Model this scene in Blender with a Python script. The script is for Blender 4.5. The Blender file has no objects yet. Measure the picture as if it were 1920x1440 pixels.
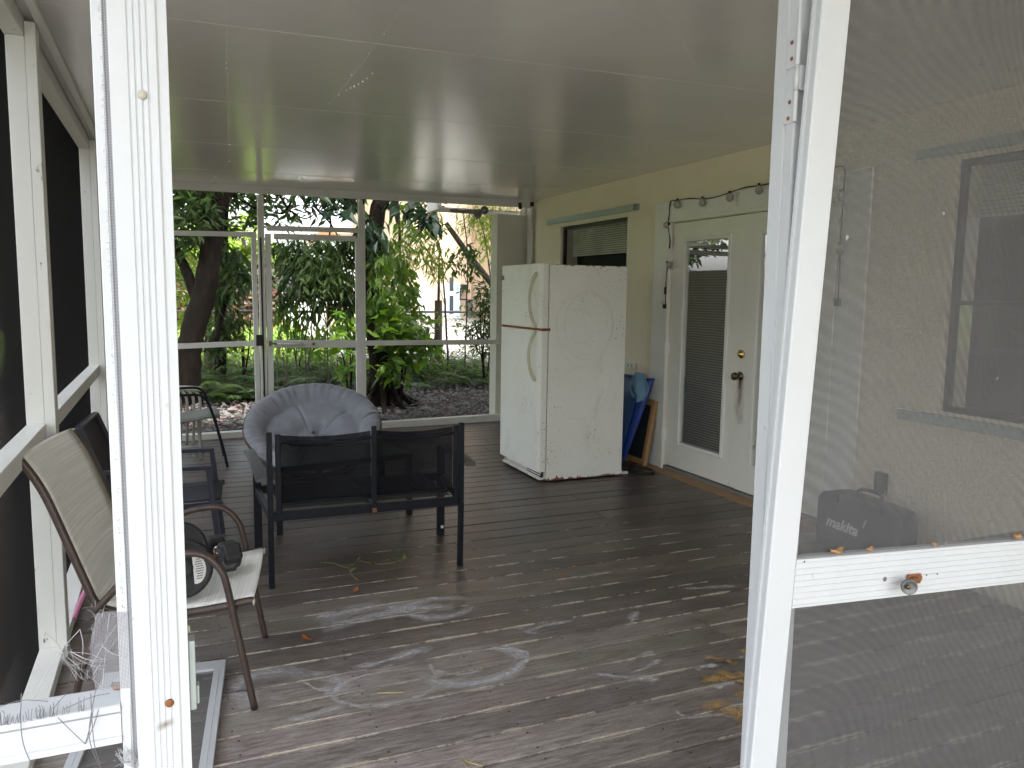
import bpy, bmesh, math, random
from mathutils import Vector as V, Matrix, Quaternion, noise
random.seed(7)
SC = bpy.context.scene
COL = SC.collection
R = math.radians
PI = math.pi

# ------------------------------------------------------------------ camera
FPX, PITCH, YAW, ROLL, CAMH = 1484.53, 0.114623, 0.406527, 0.014306, 1.47
CP, SP, CY, SY = math.cos(PITCH), math.sin(PITCH), math.cos(YAW), math.sin(YAW)
FWD = V((SY*CP, CY*CP, -SP)); RT0 = V((CY, -SY, 0)); UP0 = RT0.cross(FWD)
RT = RT0*math.cos(ROLL) + UP0*math.sin(ROLL); UP = -RT0*math.sin(ROLL) + UP0*math.cos(ROLL)
EYE = V((0, 0, CAMH))
cam_d = bpy.data.cameras.new('camera'); cam = bpy.data.objects.new('camera', cam_d); COL.objects.link(cam)
cam_d.sensor_width = 36; cam_d.lens = FPX/1920*36; cam_d.clip_start = 0.02; cam_d.clip_end = 500
m = Matrix((RT, UP, -FWD)).transposed().to_4x4(); m.translation = EYE
cam.matrix_world = m
SC.camera = cam

def ray(u, v): return RT*((u-960)/FPX) + UP*((720-v)/FPX) + FWD
def on(ax, val, u, v):
    d = ray(u, v); return EYE + d*((val-EYE[ax])/d[ax])
def X_(val, u, v): return on(0, val, u, v)
def Y_(val, u, v): return on(1, val, u, v)
def Z_(val, u, v): return on(2, val, u, v)

# ------------------------------------------------------------------ materials
def new_mat(name):
    m = bpy.data.materials.new(name); m.use_nodes = True
    nt = m.node_tree; b = nt.nodes['Principled BSDF']
    return m, nt, b
def nd(nt, t, **kw):
    n = nt.nodes.new(t)
    for k, v in kw.items():
        if k in n.inputs.keys() if hasattr(n.inputs, 'keys') else False: n.inputs[k].default_value = v
        else: setattr(n, k, v)
    return n
def lk(nt, a, b): nt.links.new(a, b)
def coords(nt, scale=(1, 1, 1), kind='Object'):
    t = nd(nt, 'ShaderNodeTexCoord'); mp = nd(nt, 'ShaderNodeMapping'); mp.inputs['Scale'].default_value = scale
    lk(nt, t.outputs[kind], mp.inputs['Vector']); return mp.outputs['Vector']
def noise_n(nt, vec, scale, detail=4, rough=.55, dist=0):
    n = nd(nt, 'ShaderNodeTexNoise'); n.inputs['Scale'].default_value = scale; n.inputs['Detail'].default_value = detail
    n.inputs['Roughness'].default_value = rough; n.inputs['Distortion'].default_value = dist
    lk(nt, vec, n.inputs['Vector']); return n.outputs['Fac']
def ramp(nt, fac, stops):
    r = nd(nt, 'ShaderNodeValToRGB'); e = r.color_ramp.elements
    while len(e) < len(stops): e.new(.5)
    for i, (p, c) in enumerate(stops):
        e[i].position = p; e[i].color = (c, c, c, 1) if not isinstance(c, tuple) else (*c, 1)
    lk(nt, fac, r.inputs['Fac']); return r.outputs['Color']
def mixc(nt, fac, a, b):
    n = nd(nt, 'ShaderNodeMix', data_type='RGBA')
    for sock, v in ((n.inputs[0], fac), (n.inputs[6], a), (n.inputs[7], b)):
        if isinstance(v, tuple): sock.default_value = (*v, 1)
        elif isinstance(v, (int, float)): sock.default_value = v
        else: lk(nt, v, sock)
    return n.outputs[2]
def math_n(nt, op, a, b=0.0, c=None, clamp=False):
    n = nd(nt, 'ShaderNodeMath', operation=op); n.use_clamp = clamp
    for i, v in enumerate((a, b, c)):
        if v is None: continue
        if isinstance(v, (int, float)): n.inputs[i].default_value = v
        else: lk(nt, v, n.inputs[i])
    return n.outputs[0]
def bump(nt, b, h, strength=.2, dist=.01):
    n = nd(nt, 'ShaderNodeBump'); n.inputs['Strength'].default_value = strength; n.inputs['Distance'].default_value = dist
    lk(nt, h, n.inputs['Height']); lk(nt, n.outputs['Normal'], b.inputs['Normal'])
def spec(b, v):
    b.inputs['Specular IOR Level'].default_value = v

def simple(name, c1, c2=None, rough=.5, scale=8, bmp=0, bscale=60, metal=0, sp=.5, stretch=(1, 1, 1), rough2=None):
    m, nt, b = new_mat(name); vec = coords(nt, stretch)
    c2 = c2 or tuple(x*.8 for x in c1)
    f = ramp(nt, noise_n(nt, vec, scale, 6, .6), [(.3, 0.), (.7, 1.)])
    lk(nt, mixc(nt, f, c1, c2), b.inputs['Base Color'])
    b.inputs['Roughness'].default_value = rough; b.inputs['Metallic'].default_value = metal; spec(b, sp)
    if rough2 is not None:
        rr = nd(nt, 'ShaderNodeMapRange'); rr.inputs[3].default_value = rough; rr.inputs[4].default_value = rough2
        lk(nt, noise_n(nt, vec, scale*2.3, 5), rr.inputs[0]); lk(nt, rr.outputs[0], b.inputs['Roughness'])
    if bmp: bump(nt, b, noise_n(nt, vec, bscale, 3), bmp)
    return m

def speckled(name, base, base2, speck, amount=.62, sscale=14, rough=.5, stretch=(1, 1, 1), bmp=.1, sp=.5, speck2=None, amount2=.7):
    """painted surface with chips, scuffs and dirt that have a shape of their own"""
    m, nt, b = new_mat(name); vec = coords(nt, stretch)
    f = ramp(nt, noise_n(nt, vec, 2.5, 6, .65), [(.3, 0.), (.75, 1.)])
    c = mixc(nt, f, base, base2)
    n1 = noise_n(nt, vec, sscale, 8, .72, .6)
    k = ramp(nt, n1, [(amount, 0.), (amount+.03, 1.)])
    c = mixc(nt, k, c, speck)
    if speck2:
        k2 = ramp(nt, noise_n(nt, vec, sscale*3.1, 6, .7, .2), [(amount2, 0.), (amount2+.04, 1.)])
        c = mixc(nt, k2, c, speck2)
    lk(nt, c, b.inputs['Base Color']); b.inputs['Roughness'].default_value = rough; spec(b, sp)
    if bmp: bump(nt, b, n1, bmp, .004)
    return m

def screen_mat(name, col, pitch, axes, lo, hi, warp=.002, soft=False, wscale=2.2, dusty=.10):
    """woven fly screen: thread grid in the panel's own coordinates, holes transparent"""
    m = bpy.data.materials.new(name); m.use_nodes = True; nt = m.node_tree; nt.nodes.clear()
    out = nd(nt, 'ShaderNodeOutputMaterial')
    vec = coords(nt)
    nz = nd(nt, 'ShaderNodeTexNoise'); nz.inputs['Scale'].default_value = wscale; nz.inputs['Detail'].default_value = 1.5
    lk(nt, vec, nz.inputs['Vector'])
    vm = nd(nt, 'ShaderNodeVectorMath', operation='MULTIPLY_ADD'); vm.inputs[1].default_value = (warp*6,)*3
    lk(nt, nz.outputs['Color'], vm.inputs[0]); lk(nt, vec, vm.inputs[2])
    sx = nd(nt, 'ShaderNodeSeparateXYZ'); lk(nt, vm.outputs[0], sx.inputs[0])
    w = []
    for a in axes:
        s = math_n(nt, 'SINE', math_n(nt, 'MULTIPLY', sx.outputs[a], 2*PI/pitch))
        w.append(math_n(nt, 'MULTIPLY', math_n(nt, 'MULTIPLY_ADD', s, 1.6, .1, True), 1.0 if (a != 2 or not soft) else .45))
    g = math_n(nt, 'MAXIMUM', w[0], w[1])
    dust = ramp(nt, noise_n(nt, vec, 3.0, 8, .7), [(.35, 0.), (.8, dusty)])
    speck = ramp(nt, noise_n(nt, vec, 45, 4, .7), [(.72, 0.), (.74, .7)])
    f = math_n(nt, 'MULTIPLY_ADD', g, hi-lo, lo)
    f = math_n(nt, 'ADD', f, dust, None, True)
    f = math_n(nt, 'MAXIMUM', f, speck)
    tr = nd(nt, 'ShaderNodeBsdfTransparent'); df = nd(nt, 'ShaderNodeBsdfPrincipled')
    lk(nt, mixc(nt, speck, col, (.55, .55, .52)), df.inputs['Base Color']); df.inputs['Roughness'].default_value = .6
    mx = nd(nt, 'ShaderNodeMixShader'); lk(nt, f, mx.inputs[0]); lk(nt, tr.outputs[0], mx.inputs[1]); lk(nt, df.outputs[0], mx.inputs[2])
    lk(nt, mx.outputs[0], out.inputs[0]); return m

def alpha_noise_mat(name, col, scale, lo, hi, stretch=(1, 1, 1), amax=.85, rough=.8, attr=True, gaps=False):
    """dusty mark: colour that covers only where a noise breaks through; the 'Fade' attribute thins its rim"""
    m = bpy.data.materials.new(name); m.use_nodes = True; nt = m.node_tree; nt.nodes.clear()
    out = nd(nt, 'ShaderNodeOutputMaterial'); vec = coords(nt, stretch)
    n = noise_n(nt, vec, scale, 10, .72, .4)
    if attr:
        at = nd(nt, 'ShaderNodeAttribute'); at.attribute_name = 'Fade'
        n = math_n(nt, 'MULTIPLY', n, math_n(nt, 'MULTIPLY_ADD', at.outputs['Fac'], .55, .45))
    f = ramp(nt, n, [(lo, 0.), (hi, amax)])
    if gaps:      # dust lies on the boards, not over the open joints between them
        s = nd(nt, 'ShaderNodeSeparateXYZ'); lk(nt, coords(nt), s.inputs[0])
        t = math_n(nt, 'FRACT', math_n(nt, 'DIVIDE', math_n(nt, 'SUBTRACT', s.outputs[1], 2.465-40*.1525), .1525))
        d = math_n(nt, 'MULTIPLY', math_n(nt, 'MINIMUM', t, math_n(nt, 'SUBTRACT', 1., t)), .1525)
        f = math_n(nt, 'MULTIPLY', f, math_n(nt, 'MULTIPLY', math_n(nt, 'SUBTRACT', d, .006), 500., None, True))
    tr = nd(nt, 'ShaderNodeBsdfTransparent'); df = nd(nt, 'ShaderNodeBsdfPrincipled')
    df.inputs['Base Color'].default_value = (*col, 1); df.inputs['Roughness'].default_value = rough
    mx = nd(nt, 'ShaderNodeMixShader'); lk(nt, f, mx.inputs[0]); lk(nt, tr.outputs[0], mx.inputs[1]); lk(nt, df.outputs[0], mx.inputs[2])
    lk(nt, mx.outputs[0], out.inputs[0]); return m

def leaf_mat(name, c1, c2, trans=.35, rough=.4, scale=2.0, sp=.35):
    m = bpy.data.materials.new(name); m.use_nodes = True; nt = m.node_tree; nt.nodes.clear()
    out = nd(nt, 'ShaderNodeOutputMaterial'); vec = coords(nt)
    at = nd(nt, 'ShaderNodeAttribute'); at.attribute_name = 'Col'
    f = ramp(nt, noise_n(nt, vec, scale, 3), [(.35, 0.), (.65, 1.)])
    c = mixc(nt, f, c1, c2)
    mm = nd(nt, 'ShaderNodeMix', data_type='RGBA', blend_type='MULTIPLY'); mm.inputs[0].default_value = 1
    lk(nt, c, mm.inputs[6]); lk(nt, at.outputs['Color'], mm.inputs[7]); c = mm.outputs[2]
    p = nd(nt, 'ShaderNodeBsdfPrincipled'); lk(nt, c, p.inputs['Base Color']); p.inputs['Roughness'].default_value = rough; p.inputs['Specular IOR Level'].default_value = sp
    t = nd(nt, 'ShaderNodeBsdfTranslucent')
    g = nd(nt, 'ShaderNodeMix', data_type='RGBA', blend_type='MULTIPLY'); g.inputs[0].default_value = 1
    lk(nt, c, g.inputs[6]); g.inputs[7].default_value = (1.7, 1.9, .6, 1); lk(nt, g.outputs[2], t.inputs['Color'])
    mx = nd(nt, 'ShaderNodeMixShader'); mx.inputs[0].default_value = trans
    lk(nt, p.outputs[0], mx.inputs[1]); lk(nt, t.outputs[0], mx.inputs[2]); lk(nt, mx.outputs[0], out.inputs[0]); return m

def glass_mat(name, tint=(1, 1, 1), refl=1.0):
    m = bpy.data.materials.new(name); m.use_nodes = True; nt = m.node_tree; nt.nodes.clear()
    out = nd(nt, 'ShaderNodeOutputMaterial'); fr = nd(nt, 'ShaderNodeFresnel'); fr.inputs['IOR'].default_value = 1.55
    f = math_n(nt, 'MULTIPLY', fr.outputs[0], refl, None, True)
    vec = coords(nt)
    tr = nd(nt, 'ShaderNodeBsdfTransparent'); tr.inputs['Color'].default_value = (*tint, 1)
    gl = nd(nt, 'ShaderNodeBsdfGlossy'); gl.inputs['Roughness'].default_value = .015
    bp = nd(nt, 'ShaderNodeBump'); bp.inputs['Strength'].default_value = .02; lk(nt, noise_n(nt, vec, 3, 2), bp.inputs['Height']); lk(nt, bp.outputs[0], gl.inputs['Normal'])
    mx = nd(nt, 'ShaderNodeMixShader'); lk(nt, f, mx.inputs[0]); lk(nt, tr.outputs[0], mx.inputs[1]); lk(nt, gl.outputs[0], mx.inputs[2])
    lk(nt, mx.outputs[0], out.inputs[0]); return m

def striped(name, c1, c2, axis, period, rough=.75, speck=True):
    m, nt, b = new_mat(name); vec = coords(nt)
    s = nd(nt, 'ShaderNodeSeparateXYZ'); lk(nt, vec, s.inputs[0])
    st = (1, 1, 1)
    mp = nd(nt, 'ShaderNodeMapping'); sc = [3., 3., 3.]; sc[axis] = 1/period; mp.inputs['Scale'].default_value = sc
    lk(nt, vec, mp.inputs['Vector'])
    n = noise_n(nt, mp.outputs[0], 1.0, 3, .7)
    f = ramp(nt, n, [(.38, 0.), (.6, 1.)])
    c = mixc(nt, f, c1, c2)
    if speck:
        k = ramp(nt, noise_n(nt, vec, 30, 6, .75, .5), [(.70, 0.), (.73, .8)]); c = mixc(nt, k, c, (.10, .09, .08))
    lk(nt, c, b.inputs['Base Color']); b.inputs['Roughness'].default_value = rough
    bump(nt, b, noise_n(nt, vec, 500, 2), .25, .002); return m

M = {}
M['alu'] = speckled('white_aluminium', (.54, .56, .585), (.47, .49, .51), (.36, .33, .29), .69, 18, .38, (1, 1, .6), .03, .5, (.38, .36, .33), .70)
M['alu_in'] = speckled('old_white_aluminium', (.70, .70, .65), (.60, .60, .55), (.30, .27, .22), .67, 16, .45, (1, 1, .5), .03, .5)
M['wood_white'] = speckled('white_painted_timber', (.74, .75, .71), (.66, .67, .63), (.16, .14, .11), .655, 12, .5, (1, 1, .35), .15, .4, (.30, .29, .25), .70)
M['stucco'] = simple('cream_stucco', (.82, .735, .585), (.76, .68, .535), .75, 3, .35, 90)
M['stucco_grey'] = speckled('stained_grey_stucco', (.80, .79, .68), (.68, .67, .57), (.13, .13, .10), .66, 9, .8, (1, 1, .5), .2, .3)
M['trim'] = speckled('white_trim_paint', (.80, .80, .745), (.73, .73, .675), (.42, .36, .26), .68, 10, .45, (1, 1, .6), .04, .4)
M['door'] = speckled('ivory_door_paint', (.80, .79, .71), (.73, .72, .645), (.42, .38, .28), .66, 7, .42, (1, 1, .4), .03, .4)
M['track'] = simple('grey_aluminium_track', (.42, .47, .46), (.36, .41, .40), .4, 12, metal=.3)
M['black_frame'] = simple('black_window_frame', (.015, .015, .016), rough=.4)
M['dark_room'] = simple('dark_interior', (.014, .014, .017), rough=.9)
M['blind'] = simple('ivory_blind', (.78, .77, .68), (.70, .69, .61), .5)
M['blind_dark'] = simple('grey_blind', (.55, .56, .54), (.46, .47, .45), .5)
M['glass'] = glass_mat('window_glass', (.97, .98, .97), .45)
M['brass'] = simple('brass', (.80, .60, .22), (.6, .42, .14), .22, metal=1)
M['bronze'] = simple('dark_bronze', (.16, .12, .09), (.10, .08, .06), .3, metal=.9)
M['rust'] = simple('rust', (.30, .11, .035), (.14, .05, .02), .8, 40)
M['black_metal'] = simple('dark_powder_coat', (.008, .010, .016), (.005, .006, .010), .42, 20, sp=.22)
M['charcoal_slat'] = simple('charcoal_armrest', (.075, .078, .08), (.05, .052, .055), .42, 12, stretch=(1, .2, 1))
M['navy_metal'] = simple('navy_black_metal', (.014, .017, .035), (.008, .01, .02), .35, 20)
M['navy_fabric'] = simple('navy_sling', (.010, .012, .028), (.006, .007, .016), .7, 80, .2, 400)
M['brown_metal'] = simple('brown_tube', (.075, .052, .042), (.045, .03, .025), .38, 25)
M['cap'] = simple('pale_end_cap', (.45, .42, .36), rough=.5)
def sling_stripes():
    m, nt, b = new_mat('beige_striped_sling'); vec = coords(nt)
    at = nd(nt, 'ShaderNodeAttribute'); at.attribute_name = 'Fade'; cx = nd(nt, 'ShaderNodeCombineXYZ')
    lk(nt, math_n(nt, 'MULTIPLY', at.outputs['Fac'], 150.), cx.inputs[0]); s = nd(nt, 'ShaderNodeSeparateXYZ'); lk(nt, vec, s.inputs[0]); lk(nt, math_n(nt, 'MULTIPLY', s.outputs[1], 1.2), cx.inputs[1])
    f = ramp(nt, noise_n(nt, cx.outputs[0], 1., 4, .75), [(.36, 0.), (.62, 1.)])
    c = mixc(nt, f, (.70, .71, .66), (.90, .90, .85)); k = ramp(nt, noise_n(nt, vec, 26, 6, .75, .5), [(.71, 0.), (.74, .8)]); c = mixc(nt, k, c, (.10, .09, .08))
    lk(nt, c, b.inputs['Base Color']); b.inputs['Roughness'].default_value = .75; bump(nt, b, noise_n(nt, vec, 500, 2), .25, .002); return m
M['beige_sling'] = sling_stripes()
M['green_sling'] = simple('grey_green_sling', (.20, .22, .19), (.15, .17, .14), .6, 30)
M['resin'] = simple('off_white_resin', (.52, .51, .45), (.42, .41, .36), .45)
M['cushion'] = None
M['black_rubber'] = simple('black_rubber', (.012, .012, .014), (.02, .02, .022), .55, 40, .15, 200)
M['hex_face'] = simple('worn_grey_face', (.09, .09, .10), (.05, .05, .055), .5, 30)
M['chrome'] = simple('chrome', (.7, .7, .7), rough=.15, metal=1)
M['rust_bar'] = simple('rusty_bar', (.26, .13, .07), (.16, .07, .035), .5, 60, metal=.5)
M['label'] = simple('white_label', (.75, .75, .72), rough=.5)
M['ink'] = simple('grey_print', (.12, .12, .13), rough=.6)
M['pink'] = simple('pink_plastic', (.72, .30, .48), (.64, .25, .42), .35)
M['blue'] = simple('blue_plastic', (.012, .055, .30), (.009, .04, .22), .33, 6)
M['blue_face'] = simple('dusty_blue_plastic', (.04, .10, .24), (.025, .07, .18), .4, 6)
M['cloth'] = simple('pale_blue_cloth', (.24, .42, .60), (.18, .34, .52), .9, 12, .4, 60)
M['oak'] = simple('raw_wood', (.42, .25, .11), (.30, .16, .07), .6, 10, stretch=(1, 1, .15))
M['dark_panel'] = simple('dark_backing', (.02, .022, .03), rough=.6)
M['case'] = simple('dark_case_plastic', (.022, .030, .042), (.015, .02, .03), .45, 15, .1, 200)
M['cord'] = simple('black_cord', (.012, .012, .012), rough=.5)
M['bulb'] = simple('dusty_globe', (.48, .47, .42), (.36, .35, .31), .3, 25)
M['tape'] = simple('black_tape', (.01, .01, .01), rough=.6)
M['plastic_white'] = simple('white_plastic', (.72, .72, .70), rough=.4)
M['terracotta'] = simple('threshold_wood', (.36, .21, .10), (.24, .13, .06), .55, 9)
M['concrete'] = simple('grey_sill', (.22, .21, .19), (.16, .15, .14), .8, 12)
M['dead_leaf'] = leaf_mat('dead_leaf', (.40, .16, .05), (.30, .11, .035), .15, .6)
M['tan_leaf'] = leaf_mat('tan_leaf', (.62, .36, .17), (.5, .27, .12), .2, .6)
M['vine'] = leaf_mat('vine_leaf', (.15, .19, .04), (.10, .14, .03), .3, .5)
M['twig'] = simple('dry_twig', (.45, .36, .18), rough=.7)
M['silk'] = simple('spider_silk', (.85, .85, .82), rough=.6)
M['thread'] = simple('grey_screen_thread', (.46, .46, .48), (.34, .34, .36), .5)
M['thread_dark'] = simple('dark_screen_thread', (.16, .16, .18), rough=.5)
M['flood'] = simple('aged_white_plastic', (.30, .29, .26), rough=.5)
M['lens'] = simple('lamp_lens', (.22, .22, .22), rough=.2)
M['bark'] = simple('grey_brown_bark', (.022, .016, .011), (.005, .004, .003), .95, 16, 1.0, 30, sp=.15, stretch=(1, 1, .35))
M['bark_pale'] = simple('pale_bark', (.11, .085, .06), (.055, .042, .03), .9, 9, .6, 30, stretch=(1, 1, .3))
M['lf_dark'] = leaf_mat('dark_leaf', (.026, .052, .016), (.055, .095, .022), .32, .45)
M['lf_mid'] = leaf_mat('mid_leaf', (.075, .14, .028), (.12, .19, .036), .42, .4)
M['lf_light'] = leaf_mat('light_leaf', (.12, .19, .035), (.19, .24, .045), .45, .45)
M['lf_broad'] = leaf_mat('broad_leaf', (.075, .15, .025), (.14, .23, .04), .45, .38)
M['lf_fern'] = leaf_mat('fern_leaf', (.028, .062, .014), (.065, .115, .022), .4, .5)
M['lf_big'] = leaf_mat('glossy_big_leaf', (.018, .040, .022), (.03, .055, .025), .1, .22)
M['lf_ivy'] = leaf_mat('hedge_leaf', (.05, .075, .03), (.075, .06, .035), .3, .5)
M['litter'] = leaf_mat('litter_leaf', (1, 1, 1), (.8, .8, .8), .05, .85, sp=.08)
M['peach'] = simple('peach_render', (.56, .42, .31), (.52, .39, .28), .85, 1.5, .1, 30)
M['tan'] = simple('shaded_tan_render', (.38, .28, .19), (.34, .25, .17), .85, 1.5, .1, 30)  # shade on the wing's side put into the colour, darker than the peach
M['white_wall'] = simple('white_render', (.60, .61, .63), (.55, .56, .58), .8, 1.2)
M['tile'] = simple('orange_roof_tile', (.50, .24, .12), (.42, .19, .1), .8, 6)
M['win_dark'] = simple('dark_pane', (.05, .06, .07), rough=.1)
M['steel'] = simple('galvanised_steel', (.20, .20, .20), (.12, .12, .12), .5, 8, metal=.6)
M['screen_front'] = screen_mat('front_fly_screen', (.105, .105, .11), .001532, (0, 2), .10, .62, .007, True, 1.3)
M['screen_door'] = screen_mat('door_fly_screen', (.105, .105, .11), .00150, (0, 2), .10, .62, .006, True, .9)
M['screen_left'] = screen_mat('dense_black_screen', (.016, .017, .016), .0022, (1, 2), .95, .995, .001)
M['screen_back'] = screen_mat('back_fly_screen', (.022, .022, .022), .0018, (0, 2), .05, .14, .001, dusty=.02)

# sling mesh of the loveseat: woven black, half see-through
def sling():
    m = bpy.data.materials.new('black_mesh_sling'); m.use_nodes = True; nt = m.node_tree; nt.nodes.clear()
    out = nd(nt, 'ShaderNodeOutputMaterial'); vec = coords(nt)
    n = ramp(nt, noise_n(nt, vec, 9, 5), [(.3, .90), (.7, .96)])
    d = nd(nt, 'ShaderNodeBsdfPrincipled'); d.inputs['Base Color'].default_value = (.006, .0065, .009, 1); d.inputs['Roughness'].default_value = .6; d.inputs['Specular IOR Level'].default_value = .12
    t = nd(nt, 'ShaderNodeBsdfTransparent'); mx = nd(nt, 'ShaderNodeMixShader')
    lk(nt, n, mx.inputs[0]); lk(nt, t.outputs[0], mx.inputs[1]); lk(nt, d.outputs[0], mx.inputs[2]); lk(nt, mx.outputs[0], out.inputs[0]); return m
M['sling'] = sling()

def cushion_mat():
    m, nt, b = new_mat('grey_plush'); vec = coords(nt)
    f = ramp(nt, noise_n(nt, vec, 5, 8, .7), [(.3, 0.), (.7, 1.)])
    lk(nt, mixc(nt, f, (.21, .222, .25), (.27, .283, .31)), b.inputs['Base Color'])
    b.inputs['Roughness'].default_value = .95; b.inputs['Sheen Weight'].default_value = .3; spec(b, .2)
    bump(nt, b, noise_n(nt, vec, 240, 3), .35, .003); return m
M['cushion'] = cushion_mat()

def ceiling_mat():
    m, nt, b = new_mat('embossed_roof_panel'); vec = coords(nt)
    f = ramp(nt, noise_n(nt, vec, 1.2, 5, .6), [(.3, 0.), (.7, 1.)])
    c = mixc(nt, f, (.80, .77, .735), (.73, .70, .67))
    c = mixc(nt, ramp(nt, noise_n(nt, vec, 20, 8, .75, .5), [(.705, 0.), (.73, .8)]), c, (.18, .14, .11))
    lk(nt, c, b.inputs['Base Color']); b.inputs['Roughness'].default_value = .17; spec(b, .85)
    w = noise_n(nt, coords(nt, (1, .6, 1)), 130, 2); w2 = noise_n(nt, coords(nt, (.35, .8, 1)), 6, 2)
    bump(nt, b, math_n(nt, 'ADD', math_n(nt, 'MULTIPLY', w, .5), math_n(nt, 'MULTIPLY', w2, .5)), .10, .010); return m
M['ceiling'] = ceiling_mat()

PITCHB, Y0B = .1525, 2.465
def deck_mat():
    m, nt, b = new_mat('worn_brown_deck_stain'); vec = coords(nt)
    s = nd(nt, 'ShaderNodeSeparateXYZ'); lk(nt, vec, s.inputs[0]); x, y = s.outputs[0], s.outputs[1]
    at = nd(nt, 'ShaderNodeAttribute'); at.attribute_name = 'Col'
    grain = noise_n(nt, coords(nt, (1.2, 22, 1)), 3.5, 8, .65)
    big = noise_n(nt, vec, 1.3, 6, .6)
    c = mixc(nt, ramp(nt, grain, [(.3, 0.), (.7, 1.)]), (.060, .043, .032), (.125, .097, .076))
    # reddish old coat and grey traffic wear; daylight near the doorway painted in as paler boards
    red = ramp(nt, noise_n(nt, coords(nt, (1, 3, 1)), 2.0, 7, .7), [(.52, 0.), (.66, .6)])
    c = mixc(nt, red, c, (.115, .074, .062))
    front = nd(nt, 'ShaderNodeMapRange'); front.inputs[1].default_value = 4.6; front.inputs[2].default_value = 2.6
    lk(nt, math_n(nt, 'ADD', y, math_n(nt, 'MULTIPLY_ADD', big, 1.6, -.8)), front.inputs[0])
    front_lit = nd(nt, 'ShaderNodeMapRange'); front_lit.inputs[1].default_value = 3.9; front_lit.inputs[2].default_value = 2.2; front_lit.inputs[4].default_value = .75; lk(nt, math_n(nt, 'ADD', y, math_n(nt, 'MULTIPLY_ADD', big, 2.0, -1.0)), front_lit.inputs[0])
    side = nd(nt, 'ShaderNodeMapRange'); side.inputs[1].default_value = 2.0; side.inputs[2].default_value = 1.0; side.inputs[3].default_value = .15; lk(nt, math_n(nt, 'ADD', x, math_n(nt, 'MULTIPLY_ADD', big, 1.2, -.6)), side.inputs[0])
    c = mixc(nt, math_n(nt, 'MULTIPLY', front_lit.outputs[0], side.outputs[0]), c, mixc(nt, ramp(nt, noise_n(nt, coords(nt, (1.5, 12, 1)), 5, 10, .75, .4), [(.40, 0.), (.64, 1.)]), (.20, .165, .145), (.70, .65, .62)))
    wearn = ramp(nt, noise_n(nt, coords(nt, (1, 5, 1)), 3.2, 10, .75, .5), [(.42, 0.), (.68, 1.)])
    wear = math_n(nt, 'MULTIPLY', wearn, math_n(nt, 'MULTIPLY', front.outputs[0], .75))
    c = mixc(nt, wear, c, (.33, .30, .275))
    mult = nd(nt, 'ShaderNodeMix', data_type='RGBA', blend_type='MULTIPLY'); mult.inputs[0].default_value = 1
    lk(nt, c, mult.inputs[6]); lk(nt, at.outputs['Color'], mult.inputs[7]); c = mult.outputs[2]
    # bare wood along the board edges
    t = math_n(nt, 'FRACT', math_n(nt, 'DIVIDE', math_n(nt, 'SUBTRACT', y, Y0B-40*PITCHB), PITCHB))
    d = math_n(nt, 'MULTIPLY', math_n(nt, 'MINIMUM', t, math_n(nt, 'SUBTRACT', 1., t)), PITCHB)
    en = noise_n(nt, coords(nt, (1.6, .6, 1)), 2.2, 9, .75, .3)
    wid = math_n(nt, 'MULTIPLY', math_n(nt, 'MULTIPLY_ADD', en, .085, -.0355), math_n(nt, 'MULTIPLY_ADD', front.outputs[0], .8, .35))
    edge = math_n(nt, 'MULTIPLY', math_n(nt, 'SUBTRACT', wid, d), 500., None, True)
    c = mixc(nt, math_n(nt, 'MULTIPLY', edge, .85), c, mixc(nt, noise_n(nt, vec, 40, 3), (.40, .345, .285), (.56, .50, .41)))
    lk(nt, c, b.inputs['Base Color'])
    rr = nd(nt, 'ShaderNodeMapRange'); rr.inputs[3].default_value = .26; rr.inputs[4].default_value = .52
    lk(nt, math_n(nt, 'MULTIPLY_ADD', wear, .5, math_n(nt, 'MULTIPLY', big, .75)), rr.inputs[0]); lk(nt, rr.outputs[0], b.inputs['Roughness'])
    spec(b, .5)
    fine = noise_n(nt, coords(nt, (1, 4, 1)), 70, 4, .7); bump(nt, b, math_n(nt, 'ADD', math_n(nt, 'ADD', grain, math_n(nt, 'MULTIPLY', fine, .4)), math_n(nt, 'MULTIPLY', big, .6)), .3, .006)
    mm2 = nd(nt, 'ShaderNodeMix', data_type='RGBA', blend_type='MULTIPLY'); mm2.inputs[0].default_value = .6; lk(nt, c, mm2.inputs[6]); lk(nt, ramp(nt, fine, [(.25, .35), (.7, 1.3)]), mm2.inputs[7]); lk(nt, mm2.outputs[2], b.inputs['Base Color']); return m
M['deck'] = deck_mat()

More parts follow.
